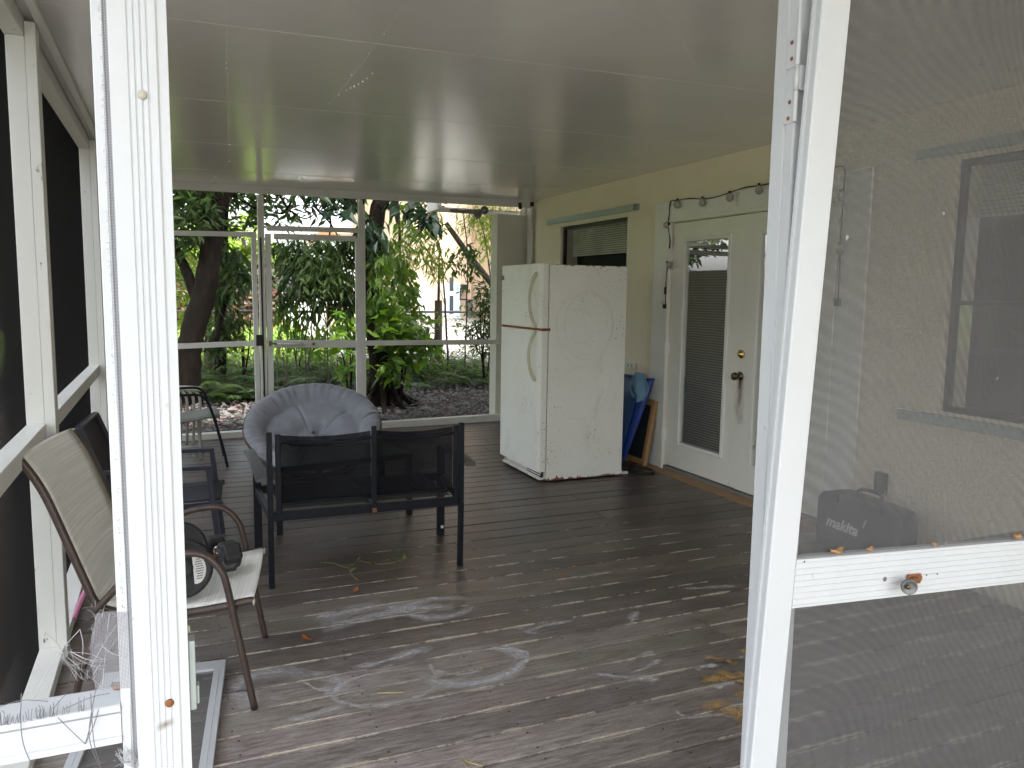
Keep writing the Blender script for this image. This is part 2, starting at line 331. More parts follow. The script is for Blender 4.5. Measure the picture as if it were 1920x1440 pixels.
def fridge_mat():
    m, nt, b = new_mat('rust_flecked_enamel'); vec = coords(nt)
    c = mixc(nt, ramp(nt, noise_n(nt, vec, 2.2, 6, .6), [(.3, 0.), (.75, 1.)]), (.84, .84, .77), (.78, .78, .70))
    sm = ramp(nt, noise_n(nt, coords(nt, (1, 1, .5)), 3.5, 8, .75, .8), [(.56, 0.), (.70, .5)])
    c = mixc(nt, sm, c, (.60, .58, .48))
    vo = nd(nt, 'ShaderNodeTexVoronoi'); vo.inputs['Scale'].default_value = 48; vo.inputs['Randomness'].default_value = 1
    nv = nd(nt, 'ShaderNodeVectorMath', operation='MULTIPLY_ADD'); nz = nd(nt, 'ShaderNodeTexNoise'); nz.inputs['Scale'].default_value = 60
    lk(nt, vec, nz.inputs['Vector']); lk(nt, nz.outputs['Color'], nv.inputs[0]); nv.inputs[1].default_value = (.02,)*3; lk(nt, vec, nv.inputs[2])
    lk(nt, nv.outputs[0], vo.inputs['Vector'])
    mask = ramp(nt, noise_n(nt, vec, 4.2, 5), [(.44, .05), (.70, .22)])
    k = math_n(nt, 'MULTIPLY', math_n(nt, 'SUBTRACT', mask, vo.outputs['Distance']), 25., None, True)
    c = mixc(nt, k, c, (.10, .055, .03))
    # rust eating up from the bottom rim
    s = nd(nt, 'ShaderNodeSeparateXYZ'); lk(nt, vec, s.inputs[0])
    low = nd(nt, 'ShaderNodeMapRange'); low.inputs[1].default_value = .07; low.inputs[2].default_value = 0.0; lk(nt, s.outputs[2], low.inputs[0])
    rim = ramp(nt, math_n(nt, 'MULTIPLY', noise_n(nt, coords(nt, (1, 1, .5)), 16, 7, .7), low.outputs[0]), [(.34, 0.), (.40, .9)])
    c = mixc(nt, rim, c, (.22, .075, .03))
    lk(nt, c, b.inputs['Base Color']); b.inputs['Roughness'].default_value = .40
    bump(nt, b, noise_n(nt, vec, 300, 2), .04, .002); return m
M['fridge'] = fridge_mat()
M['fridge_handle'] = simple('yellowed_plastic', (.62, .58, .42), (.50, .44, .30), .4, 14)

def ground_mat():
    m, nt, b = new_mat('garden_soil'); vec = coords(nt)
    s = nd(nt, 'ShaderNodeSeparateXYZ'); lk(nt, vec, s.inputs[0])
    c = mixc(nt, ramp(nt, noise_n(nt, vec, 14, 8, .75), [(.3, 0.), (.7, 1.)]), (.020, .013, .009), (.045, .030, .021))
    far = nd(nt, 'ShaderNodeMapRange'); far.inputs[1].default_value = 13.2; far.inputs[2].default_value = 14.4; lk(nt, s.outputs[1], far.inputs[0])
    grass = mixc(nt, ramp(nt, noise_n(nt, vec, 3, 8, .7), [(.3, 0.), (.7, 1.)]), (.13, .22, .03), (.19, .28, .045))
    yard = nd(nt, 'ShaderNodeMapRange'); yard.inputs[1].default_value = 2.5; yard.inputs[2].default_value = 3.2; lk(nt, s.outputs[0], yard.inputs[0])
    grass = mixc(nt, yard.outputs[0], grass, (.17, .165, .15))
    c = mixc(nt, far.outputs[0], c, grass)
    near = nd(nt, 'ShaderNodeMapRange'); near.inputs[1].default_value = .6; near.inputs[2].default_value = -.3; lk(nt, s.outputs[1], near.inputs[0])
    c = mixc(nt, near.outputs[0], c, (.17, .17, .15))
    lk(nt, c, b.inputs['Base Color']); b.inputs['Roughness'].default_value = .95
    bump(nt, b, noise_n(nt, vec, 30, 6), .6, .03); return m
M['ground'] = ground_mat()
M['chalk'] = alpha_noise_mat('chalk_dust', (.62, .61, .63), 34, .25, .60, (1, 2.2, 1), .75, gaps=True)
M['sand'] = alpha_noise_mat('tan_sand_stain', (.46, .29, .11), 30, .26, .50, (1, 1, 1), .85, gaps=True)
M['scribble'] = simple('pencil_line', (.72, .71, .64), rough=.6)
M['green_mark'] = alpha_noise_mat('green_crayon', (.35, .55, .25), 20, .35, .6, (1, 1, 1), .35)
M['soot'] = alpha_noise_mat('brown_grime', (.20, .12, .055), 26, .22, .60, (1, 1, .30), .75)

# ------------------------------------------------------------------ mesh builder
class MB:
    def __init__(s): s.v = []; s.f = []; s.fade = []; s.col = []; s.smooth = []
    def add(s, vs, fs, smooth=False, col=None, fade=None):
        o = len(s.v); s.v += [tuple(p) for p in vs]; s.f += [tuple(i+o for i in f) for f in fs]
        s.smooth += [smooth]*len(fs); s.col += [col or (1, 1, 1)]*len(vs); s.fade += (fade or [1.]*len(vs)); return s
    def box(s, a, b, col=None):
        x0, y0, z0 = [min(p, q) for p, q in zip(a, b)]; x1, y1, z1 = [max(p, q) for p, q in zip(a, b)]
        return s.add([(x0, y0, z0), (x1, y0, z0), (x1, y1, z0), (x0, y1, z0), (x0, y0, z1), (x1, y0, z1), (x1, y1, z1), (x0, y1, z1)],
              [(0, 3, 2, 1), (4, 5, 6, 7), (0, 1, 5, 4), (1, 2, 6, 5), (2, 3, 7, 6), (3, 0, 4, 7)], col=col)
    def bar(s, p, q, w, h, up=(0, 0, 1)):
        """square bar from p to q, w across, h along up"""
        p, q = V(p), V(q); d = (q-p).normalized(); u = V(up); u = (u-d*u.dot(d)).normalized(); r = d.cross(u)
        vs = [c + r*(i*w/2) + u*(j*h/2) for c in (p, q) for i, j in ((-1, -1), (1, -1), (1, 1), (-1, 1))]
        return s.add(vs, [(3, 2, 1, 0), (4, 5, 6, 7), (0, 1, 5, 4), (1, 2, 6, 5), (2, 3, 7, 6), (3, 0, 4, 7)])
    def tube(s, pts, r, n=10, closed=False, caps=True, flat=1.0):
        pts = [V(p) for p in pts]; k = len(pts); rr = r if isinstance(r, (list, tuple)) else [r]*k
        vs = []; prev = None
        for i, p in enumerate(pts):
            a = pts[(i-1) % k] if (closed or i > 0) else p; b = pts[(i+1) % k] if (closed or i < k-1) else p
            d = (b-a).normalized() if (b-a).length > 1e-9 else V((0, 0, 1))
            if prev is None:
                u = V((0, 0, 1)) if abs(d.z) < .9 else V((1, 0, 0)); u = (u-d*u.dot(d)).normalized()
            else:
                u = (prev-d*prev.dot(d)); u = u.normalized() if u.length > 1e-6 else prev
            prev = u; w = d.cross(u)
            vs += [p + (u*math.cos(2*PI*j/n) + w*math.sin(2*PI*j/n)*flat)*rr[i] for j in range(n)]
        fs = [(i*n+j, ((i+1) % k)*n+j, ((i+1) % k)*n+(j+1) % n, i*n+(j+1) % n) for i in range(k if closed else k-1) for j in range(n)]
        if caps and not closed: fs += [tuple(range(n)), tuple(range((k-1)*n, k*n))[::-1]]
        return s.add(vs, fs, smooth=True)
    def prism(s, poly, z0, z1, ax=2):
        """polygon (two coords) extruded along axis ax"""
        def P(a, b, c): return {0: (c, a, b), 1: (a, c, b), 2: (a, b, c)}[ax]
        k = len(poly); vs = [P(a, b, z0) for a, b in poly] + [P(a, b, z1) for a, b in poly]
        return s.add(vs, [tuple(range(k))[::-1], tuple(range(k, 2*k))] + [(i, (i+1) % k, k+(i+1) % k, k+i) for i in range(k)])
    def lathe(s, prof, o, ax, n=20):
        o = V(o); ax = V(ax).normalized(); u = V((0, 0, 1)) if abs(ax.z) < .9 else V((1, 0, 0)); u = (u-ax*u.dot(ax)).normalized(); w = ax.cross(u)
        vs = [o + ax*h + (u*math.cos(2*PI*j/n)+w*math.sin(2*PI*j/n))*r for r, h in prof for j in range(n)]
        k = len(prof); fs = [(i*n+j, i*n+(j+1) % n, (i+1)*n+(j+1) % n, (i+1)*n+j) for i in range(k-1) for j in range(n)]
        fs += [tuple(range(n))[::-1], tuple(range((k-1)*n, k*n))]
        return s.add(vs, fs, smooth=True)
    def grid(s, fn, nu, nv, smooth=True, fade=None):
        vs = [fn(i/nu, j/nv) for j in range(nv+1) for i in range(nu+1)]
        fd = [fade(i/nu, j/nv) for j in range(nv+1) for i in range(nu+1)] if fade else None
        return s.add(vs, [(j*(nu+1)+i, j*(nu+1)+i+1, (j+1)*(nu+1)+i+1, (j+1)*(nu+1)+i) for j in range(nv) for i in range(nu)], smooth, fade=fd)
    def leaf(s, p, d, nrm, L, W, col, curl=.12):
        p, d = V(p), V(d).normalized(); n = V(nrm); n = n-d*n.dot(d); n = n.normalized() if n.length > 1e-4 else d.orthogonal().normalized(); w = d.cross(n)
        a = p; b = p+d*(L*.45)+w*(W/2)+n*(W*.12); c = p+d*L-n*(L*curl); e = p+d*(L*.45)-w*(W/2)+n*(W*.12); mid = p+d*(L*.5)
        return s.add([a, b, c, e, mid], [(0, 1, 4), (1, 2, 4), (0, 4, 3), (4, 2, 3)], False, col)

def build(name, mb, mat, parent=None, bevel=0, world=True, thick=0, sub=0):
    me = bpy.data.meshes.new(name); off = V((0, 0, 0))
    if parent is not None and world:
        p = parent
        while p is not None: off += p.location; p = p.parent
    elif parent is None and world == 'base': off = V(world)
    me.from_pydata([tuple(V(v)-off) for v in mb.v], [], mb.f); me.update()
    me.polygons.foreach_set('use_smooth', mb.smooth)
    if any(c != (1, 1, 1) for c in mb.col) or (mat and mat.name in ('worn_brown_deck_stain',)) or (mat and 'leaf' in mat.name):
        a = me.color_attributes.new('Col', 'FLOAT_COLOR', 'POINT'); a.data.foreach_set('color', [x for c in mb.col for x in (*c, 1.)])
    if any(f != 1. for f in mb.fade):
        a = me.attributes.new('Fade', 'FLOAT', 'POINT'); a.data.foreach_set('value', mb.fade)
    elif mat and mat.node_tree and any(n.type == 'ATTRIBUTE' and n.attribute_name == 'Fade' for n in mat.node_tree.nodes):
        a = me.attributes.new('Fade', 'FLOAT', 'POINT'); a.data.foreach_set('value', [1.]*len(mb.v))
    if mat: me.materials.append(mat)
    bm = bmesh.new(); bm.from_mesh(me)
    if 'leaf' not in (mat.name if mat else ''): bmesh.ops.recalc_face_normals(bm, faces=bm.faces)
    bm.to_mesh(me); bm.free()
    o = bpy.data.objects.new(name, me); COL.objects.link(o)
    if parent is not None: o.parent = parent
    if thick:
        md = o.modifiers.new('thickness', 'SOLIDIFY'); md.thickness = thick; md.offset = 0
    if sub:
        md = o.modifiers.new('smooth', 'SUBSURF'); md.levels = sub; md.render_levels = sub
    if bevel:
        md = o.modifiers.new('bevel', 'BEVEL'); md.width = bevel; md.segments = 2; md.limit_method = 'ANGLE'; md.angle_limit = R(40)
        md.harden_normals = False
    return o
def tag(o, label, cat, group=None, kind=None):
    if label: o['label'] = label
    if cat: o['category'] = cat
    if group: o['group'] = group
    if kind: o['kind'] = kind
    return o
def thing(name, label, cat, loc, group=None, rotz=0):
    o = bpy.data.objects.new(name, None); COL.objects.link(o); o.empty_display_size = .1
    o.location = loc; o.rotation_euler = (0, 0, rotz); return tag(o, label, cat, group)
def dup(root, loc, rotz=None, label=None):
    r = root.copy(); COL.objects.link(r); r.location = loc
    if rotz is not None: r.rotation_euler = (0, 0, rotz)
    if label: r['label'] = label
    for ch in list(root.children):
        c = ch.copy(); COL.objects.link(c); c.parent = r
        for g in ch.children:
            d = g.copy(); COL.objects.link(d); d.parent = c
    return r
def smooth_path(pts, n=6):
    pts = [V(p) for p in pts]; out = []
    for i in range(len(pts)-1):
        p0 = pts[max(i-1, 0)]; p1 = pts[i]; p2 = pts[i+1]; p3 = pts[min(i+2, len(pts)-1)]
        for k in range(n):
            t = k/n
            out.append(.5*((2*p1)+(p2-p0)*t+(2*p0-5*p1+4*p2-p3)*t*t+(3*p1-p0-3*p2+p3)*t**3))
    return out+[pts[-1]]
def rnd(a, b): return random.uniform(a, b)
def rvec():
    while True:
        v = V((rnd(-1, 1), rnd(-1, 1), rnd(-1, 1)))
        if .05 < v.length < 1: return v

# ================================================================== SETTING
XW = 3.832        # house wall plane
XL = -.52         # outer face of the timber side wall
YF = 1.0          # front of the front screen wall
def ceil_z(x): return 2.4555+.0145*x
def gz(y): return -.13+.045*max(0, min(y, 32)-8.3)

# --- ground
g = MB()
ys = [-40, -5, 0, 4, 8.3, 9, 10, 11, 12, 13, 14, 16, 18, 20, 24, 28, 32, 60, 160]
xs = [-90, -30, -10, -4, -2, 0, 1, 2, 3, 4, 5, 6, 8, 10, 14, 20, 40, 110]
vs = [(x, y, gz(y) + (.03*noise.noise((x*.8, y*.8, 0)) if 8.4 < y < 30 else 0)) for y in ys for x in xs]
nx = len(xs)
g.add(vs, [(j*nx+i, j*nx+i+1, (j+1)*nx+i+1, (j+1)*nx+i) for j in range(len(ys)-1) for i in range(nx-1)], True)
tag(build('ground', g, M['ground']), None, None, kind='structure')

# --- deck: every board a bevelled plank of one floor
dk = MB(); k0, k1 = -10, 39
for k in range(k0, k1):
    y0 = Y0B+k*PITCHB+.0045; y1 = y0+PITCHB-.0090
    if y1 > 8.42: break
    cuts = [XL-.06, XW-.14]
    if 2.5 < y0 < 2.9: cuts = [XL-.06, 2.175, XW-.14]
    elif k % 3 == 1: cuts = [XL-.06, rnd(2.6, 3.2), XW-.14]
    for a, b in zip(cuts[:-1], cuts[1:]):
        t = rnd(.72, 1.18); tint = (t, t*rnd(.97, 1.02), t*rnd(.96, 1.03))
        if 2.5 < y0 < 2.9 and a > 2: tint = (1.18, 1.18, 1.10)
        dz = rnd(-.0012, .0012)
        dk.box((a+(.0025 if a > 0 else 0), y0, -.038), (b-(.0025 if b < 3 else 0), y1, dz), tint)
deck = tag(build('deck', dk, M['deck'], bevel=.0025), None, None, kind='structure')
fr = MB()
for x in (-.5, .6, 1.7, 2.8, 3.6): fr.box((x-.02, .9, -.125), (x+.02, 8.4, -.04))
build('joist', fr, M['dark_panel'], deck)
nl = MB()
for k in range(k0, k1):
    y0 = Y0B+k*PITCHB
    if y0 > 8.3 or y0 < 1.0: continue
    for x in (-.3, .15, .6, 1.05, 1.5, 1.95, 2.4, 2.85, 3.3):
        for f in (.22, .78):
            if random.random() < .85: nl.lathe([(.0042, 0), (.0034, .0010), (.001, .0006)], (x+rnd(-.008, .008), y0+PITCHB*f+rnd(-.004, .004), .0008), (0, 0, 1), 7)
build('nail_heads', nl, M['black_frame'], deck)['kind'] = 'stuff'
fr = MB(); fr.box((XL-.08, .86, -.16), (XW-.14, .90, -.012)); fr.box((XL-.10, .9, -.16), (XL-.06, 8.4, -.012))
build('rim_board', fr, M['deck'], deck)
# border strip of the deck by the house
th = MB()
for i in range(22):
    y = 3.0+i*.135
    th.box((XW-.135, y+.003, -.03), (XW-.012, y+.132, .004), None)
build('border_board', th, M['terracotta'], deck, bevel=.003)

def floor_patch(fn, n, w, mat, name, z, w2=None):
    """a soft ribbon lying on the boards: fn(t) -> (x,y)"""
    mb = MB(); pts = [V((*fn(i/n), 0)) for i in range(n+1)]
    def P(u, vv):
        i = min(int(u*n+.5), n); a = pts[max(i-1, 0)]; b = pts[min(i+1, n)]; d = (b-a).normalized(); nn = V((-d.y, d.x, 0))
        p = pts[i]+nn*(w*(vv-.5)*(.7+.6*noise.noise((u*5, w*9, z*300)))); return (p.x, p.y, z)
    mb.grid(P, n, 4, False, fade=lambda u, vv: max(0, 1-abs(vv-.5)*2)*min(1, 6*u+.2, 6*(1-u)+.2))
    return build(name, mb, mat, deck)
def arc(cx, cy, rx, ry, a0, a1, wob=.03):
    s = rnd(0, 50)
    return lambda t: (cx+(rx+wob*noise.noise((t*3, s, 0)))*math.cos(R(a0+(a1-a0)*t)), cy+(ry+wob*noise.noise((t*3, s, 5)))*math.sin(R(a0+(a1-a0)*t)))
def line(p, q, wob=.03):
    s = rnd(0, 50)
    return lambda t: (p[0]+(q[0]-p[0])*t+wob*noise.noise((t*2, s, 0)), p[1]+(q[1]-p[1])*t+wob*noise.noise((t*2, s, 4)))
zz = .0022
for fn, w in [(arc(1.06, 2.80, .20, .135, -190, 110), .07), (arc(1.03, 2.82, .24, .16, -120, 60), .05), (arc(1.02, 2.83, .13, .08, 150, 300), .035),
              (arc(.70, 2.76, .20, .13, 60, 330), .035), (arc(.30, 2.90, .13, .14, 10, 200), .09), (arc(.36, 2.84, .17, .13, -50, 70), .08), (line((.22, 2.80), (.18, 2.92)), .08),
              (line((.32, 2.66), (.52, 2.66)), .05), (line((.52, 3.50), (.86, 3.52)), .10), (line((.55, 3.36), (1.1, 3.44)), .16), (line((.85, 3.50), (1.18, 3.36)), .09),
              (arc(1.12, 3.40, .18, .09, 20, 330), .07), (line((1.35, 3.02), (1.62, 3.02)), .04), (line((1.33, 3.08), (1.42, 2.96)), .022), (line((1.80, 2.86), (1.96, 3.02)), .05),
              (line((1.45, 2.55), (1.68, 2.42)), .05), (line((1.60, 2.52), (1.78, 2.58)), .03), (arc(1.75, 2.22, .15, .1, 180, 330), .035), (line((1.9, 3.5), (2.06, 3.52)), .06),
              (line((1.62, 2.62), (1.80, 2.62)), .035), (line((2.3, 3.2), (2.6, 3.1)), .04), (line((.6, 2.95), (.95, 2.99)), .06)]:
    floor_patch(fn, 28, w*1.6, M['chalk'], 'chalk_mark', zz); zz += .00012
M['chalk2'] = alpha_noise_mat('thick_chalk', (.62, .61, .62), 40, .26, .5, (1, 1, 1), .8, gaps=True)
for fn, w in [(line((1.85, 2.45), (1.97, 2.44)), .06), (line((1.84, 2.31), (1.94, 2.30)), .07), (arc(1.13, 2.80, .15, .105, -50, 85), .035), (line((.40, 2.90), (.50, 2.79)), .03)]:
    floor_patch(fn, 16, w, M['chalk2'], 'chalk_mark', zz); zz += .00012
for fn, w in [(line((1.74, 2.22), (1.86, 2.02)), .24), (line((1.90, 2.26), (1.98, 2.05)), .18), (line((1.82, 2.36), (2.02, 2.30)), .17), (line((2.05, 2.36), (2.10, 2.28)), .08), (line((1.95, 2.52), (2.05, 2.42)), .06),
              (line((2.12, 2.5), (2.16, 2.44)), .06), (line((1.80, 2.02), (1.86, 1.92)), .12), (line((1.92, 2.4), (2.0, 2.2)), .16)]:
    floor_patch(fn, 12, w, M['sand'], 'sand_stain', zz); zz += .00012

# --- roof panels: one sheet under the porch, ribs at the joints; overhang past the front wall added to block sky
cl = MB()
cl.add([(XL-.12, -2.2, ceil_z(XL-.12)), (XW, -2.2, ceil_z(XW)), (XW, 8.62, ceil_z(XW)), (XL-.12, 8.62, ceil_z(XL-.12)),
        (XL-.12, -2.2, ceil_z(XL-.12)+.09), (XW, -2.2, ceil_z(XW)+.09), (XW, 8.62, ceil_z(XW)+.09), (XL-.12, 8.62, ceil_z(XL-.12)+.09)],
       [(0, 3, 2, 1), (4, 5, 6, 7), (0, 1, 5, 4), (1, 2, 6, 5), (2, 3, 7, 6), (3, 0, 4, 7)])
ceiling = tag(build('ceiling', cl, M['ceiling']), None, None, kind='structure')
rb = MB()
for y in (2.0, 3.305, 4.62, 5.95, 7.27):
    a, b = V((XL-.1, y, ceil_z(XL-.1)-.001)), V((XW-.003, y, ceil_z(XW)-.001))
    rb.bar(a, b, .009, .0014)
build('panel_joint', rb, M['ceiling'], ceiling, bevel=.002)
fa = MB(); fa.box((XL-.16, -2.26, 2.40), (XW-.003, -2.205, 2.60)); fa.box((XL-.18, -2.2, 2.40), (XL-.125, 8.66, 2.56))  # front board edges the added overhang
build('fascia', fa, M['alu'], ceiling, bevel=.003)

# ================================================================== HOUSE
house = thing('house', 'cream stucco house wall with a pair of glazed doors along the right of the porch', 'house', (XW, 4.0, -.13))
W1 = dict(y0=6.303, y1=7.644, z0=.95, z1=2.172)      # far window
W2 = dict(y0=1.62, y1=3.006, z0=.862, z1=2.197)      # window behind the screen door
DO = dict(y0=3.80, y1=5.585, z0=.0, z1=2.062)         # double door opening
def wall_with_holes(x0, x1, y0, y1, z0, z1, holes):
    mb = MB(); yb = sorted({y0, y1, *[h['y0'] for h in holes], *[h['y1'] for h in holes]})
    for a, b in zip(yb[:-1], yb[1:]):
        hs = [h for h in holes if h['y0'] <= a+1e-6 and h['y1'] >= b-1e-6]
        z = z0
        if hs:
            h = hs[0]
            if h['z0'] > z0+1e-4: mb.box((x0, a, z0), (x1, b, h['z0']))
            z = h['z1']
        mb.box((x0, a, z), (x1, b, z1))
    return mb
build('wall', wall_with_holes(XW, XW+.2, -3, 8.52, -.13, 2.75, [W1, W2, DO]), M['stucco'], house)
w = MB(); w.box((XW+.2, -3, -.13), (XW+.22, 8.52, 2.75)) if False else None
bk = MB(); bk.box((XW+1.0, -3, -.13), (XW+1.1, 8.66, 2.75)); bk.box((XW+.2, -3, -.13), (XW+1.0, -2.9, 2.75)); bk.box((XW+.2, 8.3, -.13), (XW+1.0, 8.4, 2.75))
bk.box((XW+.2, -2.9, -.12), (XW+1.0, 8.3, -.02))
build('interior', bk, M['dark_room'], house)
rf = MB(); rf.box((XW-.02, -3.4, 2.75), (XW+6.5, 9.1, 2.86)); rf.prism([(XW-.02, 2.862), (XW+6.5, 2.862), (XW+3.2, 4.2)], -3.4, 9.1, 1)
build('roof', rf, M['concrete'], house)
# wing wall that stands proud of the house at the end of the porch, and the eave beyond it
YB = 8.17
wing = MB(); wing.box((3.437, 8.47, -.13), (XW-.003, 8.66, 2.36)); wing.box((3.80, 8.52, 2.36), (XW+.2, 8.66, 2.75))
build('wing_wall', wing, M['stucco_grey'], house, bevel=.004)
so = MB(); so.box((2.84, 8.665, 2.405), (3.85, 9.1, 2.42)); so.box((2.80, 8.665, 2.395), (2.838, 9.1, 2.50))
build('soffit', so, M['trim'], house)
pipe = MB(); pipe.box((3.775, 8.30, .0), (3.805, 8.345, 2.42))
build('corner_strip', pipe, M['plastic_white'], house, bevel=.002)
# door casing
cs = MB(); T = .022
cs.box((XW-T, DO['y1'], -.0), (XW-.001, 5.822, 2.235)); cs.box((XW-T, 3.55, 0), (XW-.001, DO['y0'], 2.235)); cs.box((XW-T, DO['y0']+.0005, DO['z1']+.012), (XW-.001, DO['y1']-.0005, 2.232))
casing = build('door_casing', cs, M['trim'], house, bevel=.003)
jm = MB(); jm.box((XW-.034, DO['y1']-.004, 0), (XW-.0225, DO['y1']+.026, 2.09)); jm.box((XW-.034, DO['y0']-.03, 0), (XW-.0225, DO['y0'], 2.09)); jm.box((XW-.034, DO['y0'], 2.064), (XW-.0225, DO['y1']-.004, 2.09))
build('door_stop', jm, M['trim'], house, bevel=.003)
sl = MB(); sl.box((XW-.012, DO['y0']-.1, -.03), (XW+.12, DO['y1']+.1, .030))
build('threshold', sl, M['concrete'], house, bevel=.004)
def french_door(ya, yb, handle):
    x0, x1 = XW+(-.006 if handle else .004), XW+.045; z0, z1 = .040, DO['z1']-.006; gy0, gy1 = ya+.185, yb-.185; gz0, gz1 = .262, 1.90
    d = MB(); d.box((x0, ya, z0), (x1, gy0, z1)); d.box((x0, gy1, z0), (x1, yb, z1)); d.box((x0, gy0, z0), (x1, gy1, gz0)); d.box((x0, gy0, gz1), (x1, gy1, z1))
    o = build('french_door', d, M['door'], house)
    f = MB(); e = .03
    for a, b in (((x0-.014, gy0-e, gz0-e), (x0+.006, gy0, gz1+e)), ((x0-.014, gy1, gz0-e), (x0+.006, gy1+e, gz1+e)), ((x0-.014, gy0, gz0-e), (x0+.006, gy1, gz0)), ((x0-.014, gy0, gz1), (x0+.006, gy1, gz1+e))): f.box(a, b)
    build('glazing_frame', f, M['trim'], o, bevel=.005)
    p = MB(); p.add([(x0+.006, gy0, gz0), (x0+.006, gy1, gz0), (x0+.006, gy1, gz1), (x0+.006, gy0, gz1)], [(0, 1, 2, 3)]); build('pane', p, M['glass'], o)
    b = MB(); z = gz0+.006
    while z < gz1-.045:
        b.add([(x0+.014, gy0+.006, z), (x0+.014, gy1-.006, z), (x0+.030, gy1-.006, z+.0036), (x0+.030, gy0+.006, z+.0050)], [(0, 1, 2, 3)]); z += .0205
    build('blind', b, M['blind_dark'], o)
    hd = MB(); hd.box((x0+.014, gy0+.004, gz1-.04), (x0+.034, gy1-.004, gz1-.002)); build('blind_rail', hd, M['blind'], o)
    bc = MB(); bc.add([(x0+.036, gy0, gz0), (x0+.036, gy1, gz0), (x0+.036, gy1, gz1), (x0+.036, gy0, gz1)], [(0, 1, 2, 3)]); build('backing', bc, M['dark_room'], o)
    if handle:
        for py, pz, mt, nm in ((4.694-.045, .887, 'bronze', 'knob'), (4.646, 1.048, 'brass', 'deadbolt')):
            k = MB()
            if nm == 'knob': k.lathe([(.033, 0), (.033, .008), (.014, .012), (.012, .03), (.024, .036), (.029, .048), (.027, .066), (.018, .072)], (x0, py, pz), (-1, 0, 0))
            else: k.lathe([(.033, 0), (.033, .010), (.026, .018), (.016, .022), (.015, .026)], (x0, py, pz), (-1, 0, 0))
            build(nm, k, M[mt], o)
        gr = MB(); gr.grid(lambda u, v: (x0-.0012, 4.66+.13*(u-.5)*(.6+.5*v)-.012, .875-.34*v), 8, 14, False, fade=lambda u, v: max(0, (1-abs(u-.5)*1.9))*(1-v*.75))
        build('grime', gr, M['soot'], o)
        gr2 = MB(); gr2.grid(lambda u, v: (x0-.0018, 4.66+.04*(u-.5)-.006, .88-.09*v), 6, 8, False, fade=lambda u, v: max(0, (1.2-abs(u-.5)*1.6))*(1.3-v*.6))
        build('grime', gr2, M['soot'], o)
    else:
        pass
    return o
d1 = french_door(4.668, 5.578, False); d2 = french_door(3.806, 4.690-.024, True)
for z in (1.80, 1.02, .30):
    h = MB(); h.box((XW-.036, 5.568, z-.05), (XW+.002, 5.592, z+.05)); h.tube([(XW-.038, 5.580, z-.052), (XW-.038, 5.580, z+.052)], .007, 8); build('hinge', h, M['trim'], d1, bevel=.002)
gm = MB(); gm.grid(lambda u, v: (XW-T-.0012, 4.80-.10*u+.03*math.sin(v*5), 2.12+.10*v), 6, 6, False, fade=lambda u, v: max(0, 1-2*abs(u-.5-.25*math.sin(v*5)))); build('crayon_mark', gm, M['green_mark'], casing)
# windows
def window(Wd, nm, blind_to, split, sill):
    y0, y1, z0, z1 = Wd['y0'], Wd['y1'], Wd['z0'], Wd['z1']; xa, xb = XW+.025, XW+.06; e = .032
    f = MB()
    f.box((xa, y0, z0), (xb, y0+e, z1)); f.box((xa, y1-e, z0), (xb, y1, z1)); f.box((xa, y0+e, z0), (xb, y1-e, z0+e)); f.box((xa, y0+e, z1-e), (xb, y1-e, z1)); f.box((xa+.003, y0+e, split-.012), (xb-.003, y1-e, split+.012))
    o = build('window', f, M['black_frame'], house, bevel=.002)
    p = MB(); p.add([(xa+.02, y0+e, z0+e), (xa+.02, y1-e, z0+e), (xa+.02, y1-e, z1-e), (xa+.02, y0+e, z1-e)], [(0, 1, 2, 3)]); build('pane', p, M['glass'], o)
    if blind_to:
        b = MB(); z = blind_to
        while z < z1-.03:
            b.add([(xb+.05, y0+.05, z), (xb+.05, y1-.05, z), (xb+.065, y1-.05, z+.019), (xb+.065, y0+.05, z+.019)], [(0, 1, 2, 3)]); z += .021
        build('blind', b, M['blind'], o)
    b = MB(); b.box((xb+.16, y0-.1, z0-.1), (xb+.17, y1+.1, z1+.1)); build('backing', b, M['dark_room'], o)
    return o
window(W1, 'w', 1.86, 1.70, False); window(W2, 'w', 1.9, 1.45, True)
for y0, y1, z0, z1 in ((6.11, 7.935, 2.212, 2.267), (1.55, 3.25, 2.225, 2.285), (1.5, 3.25, .79, .845)):
    t = MB(); t.box((XW-.034, y0, z0), (XW-.001, y1, z1)); tr_ = build('shutter_track', t, M['track'], house, bevel=.002)
    t = MB(); t.box((XW-.036, y0+.004, z0+.003), (XW-.0345, y0+.05, z1-.003)); build('end_cap', t, M['concrete'], tr_)
for y, z, nm in ((6.17, .832, 'outlet'), (3.341, .387, 'outlet')):
    t = MB()
    if z > .8: t.box((XW-.03, y-.09, z-.03), (XW-.001, y+.06, z+.03))
    else: t.box((XW-.03, y-.04, z-.065), (XW-.001, y+.04, z+.065))
    o = build(nm, t, M['plastic_white'] if z > .8 else M['case'], house, bevel=.004)
    for dy in ((-.055, 0) if z > .8 else (-.01, .012)):
        s = MB(); s.box((XW-.0315, y+dy-.006, z-.012), (XW-.0305, y+dy+.006, z+.012)); build('socket', s, M['black_frame'], o)

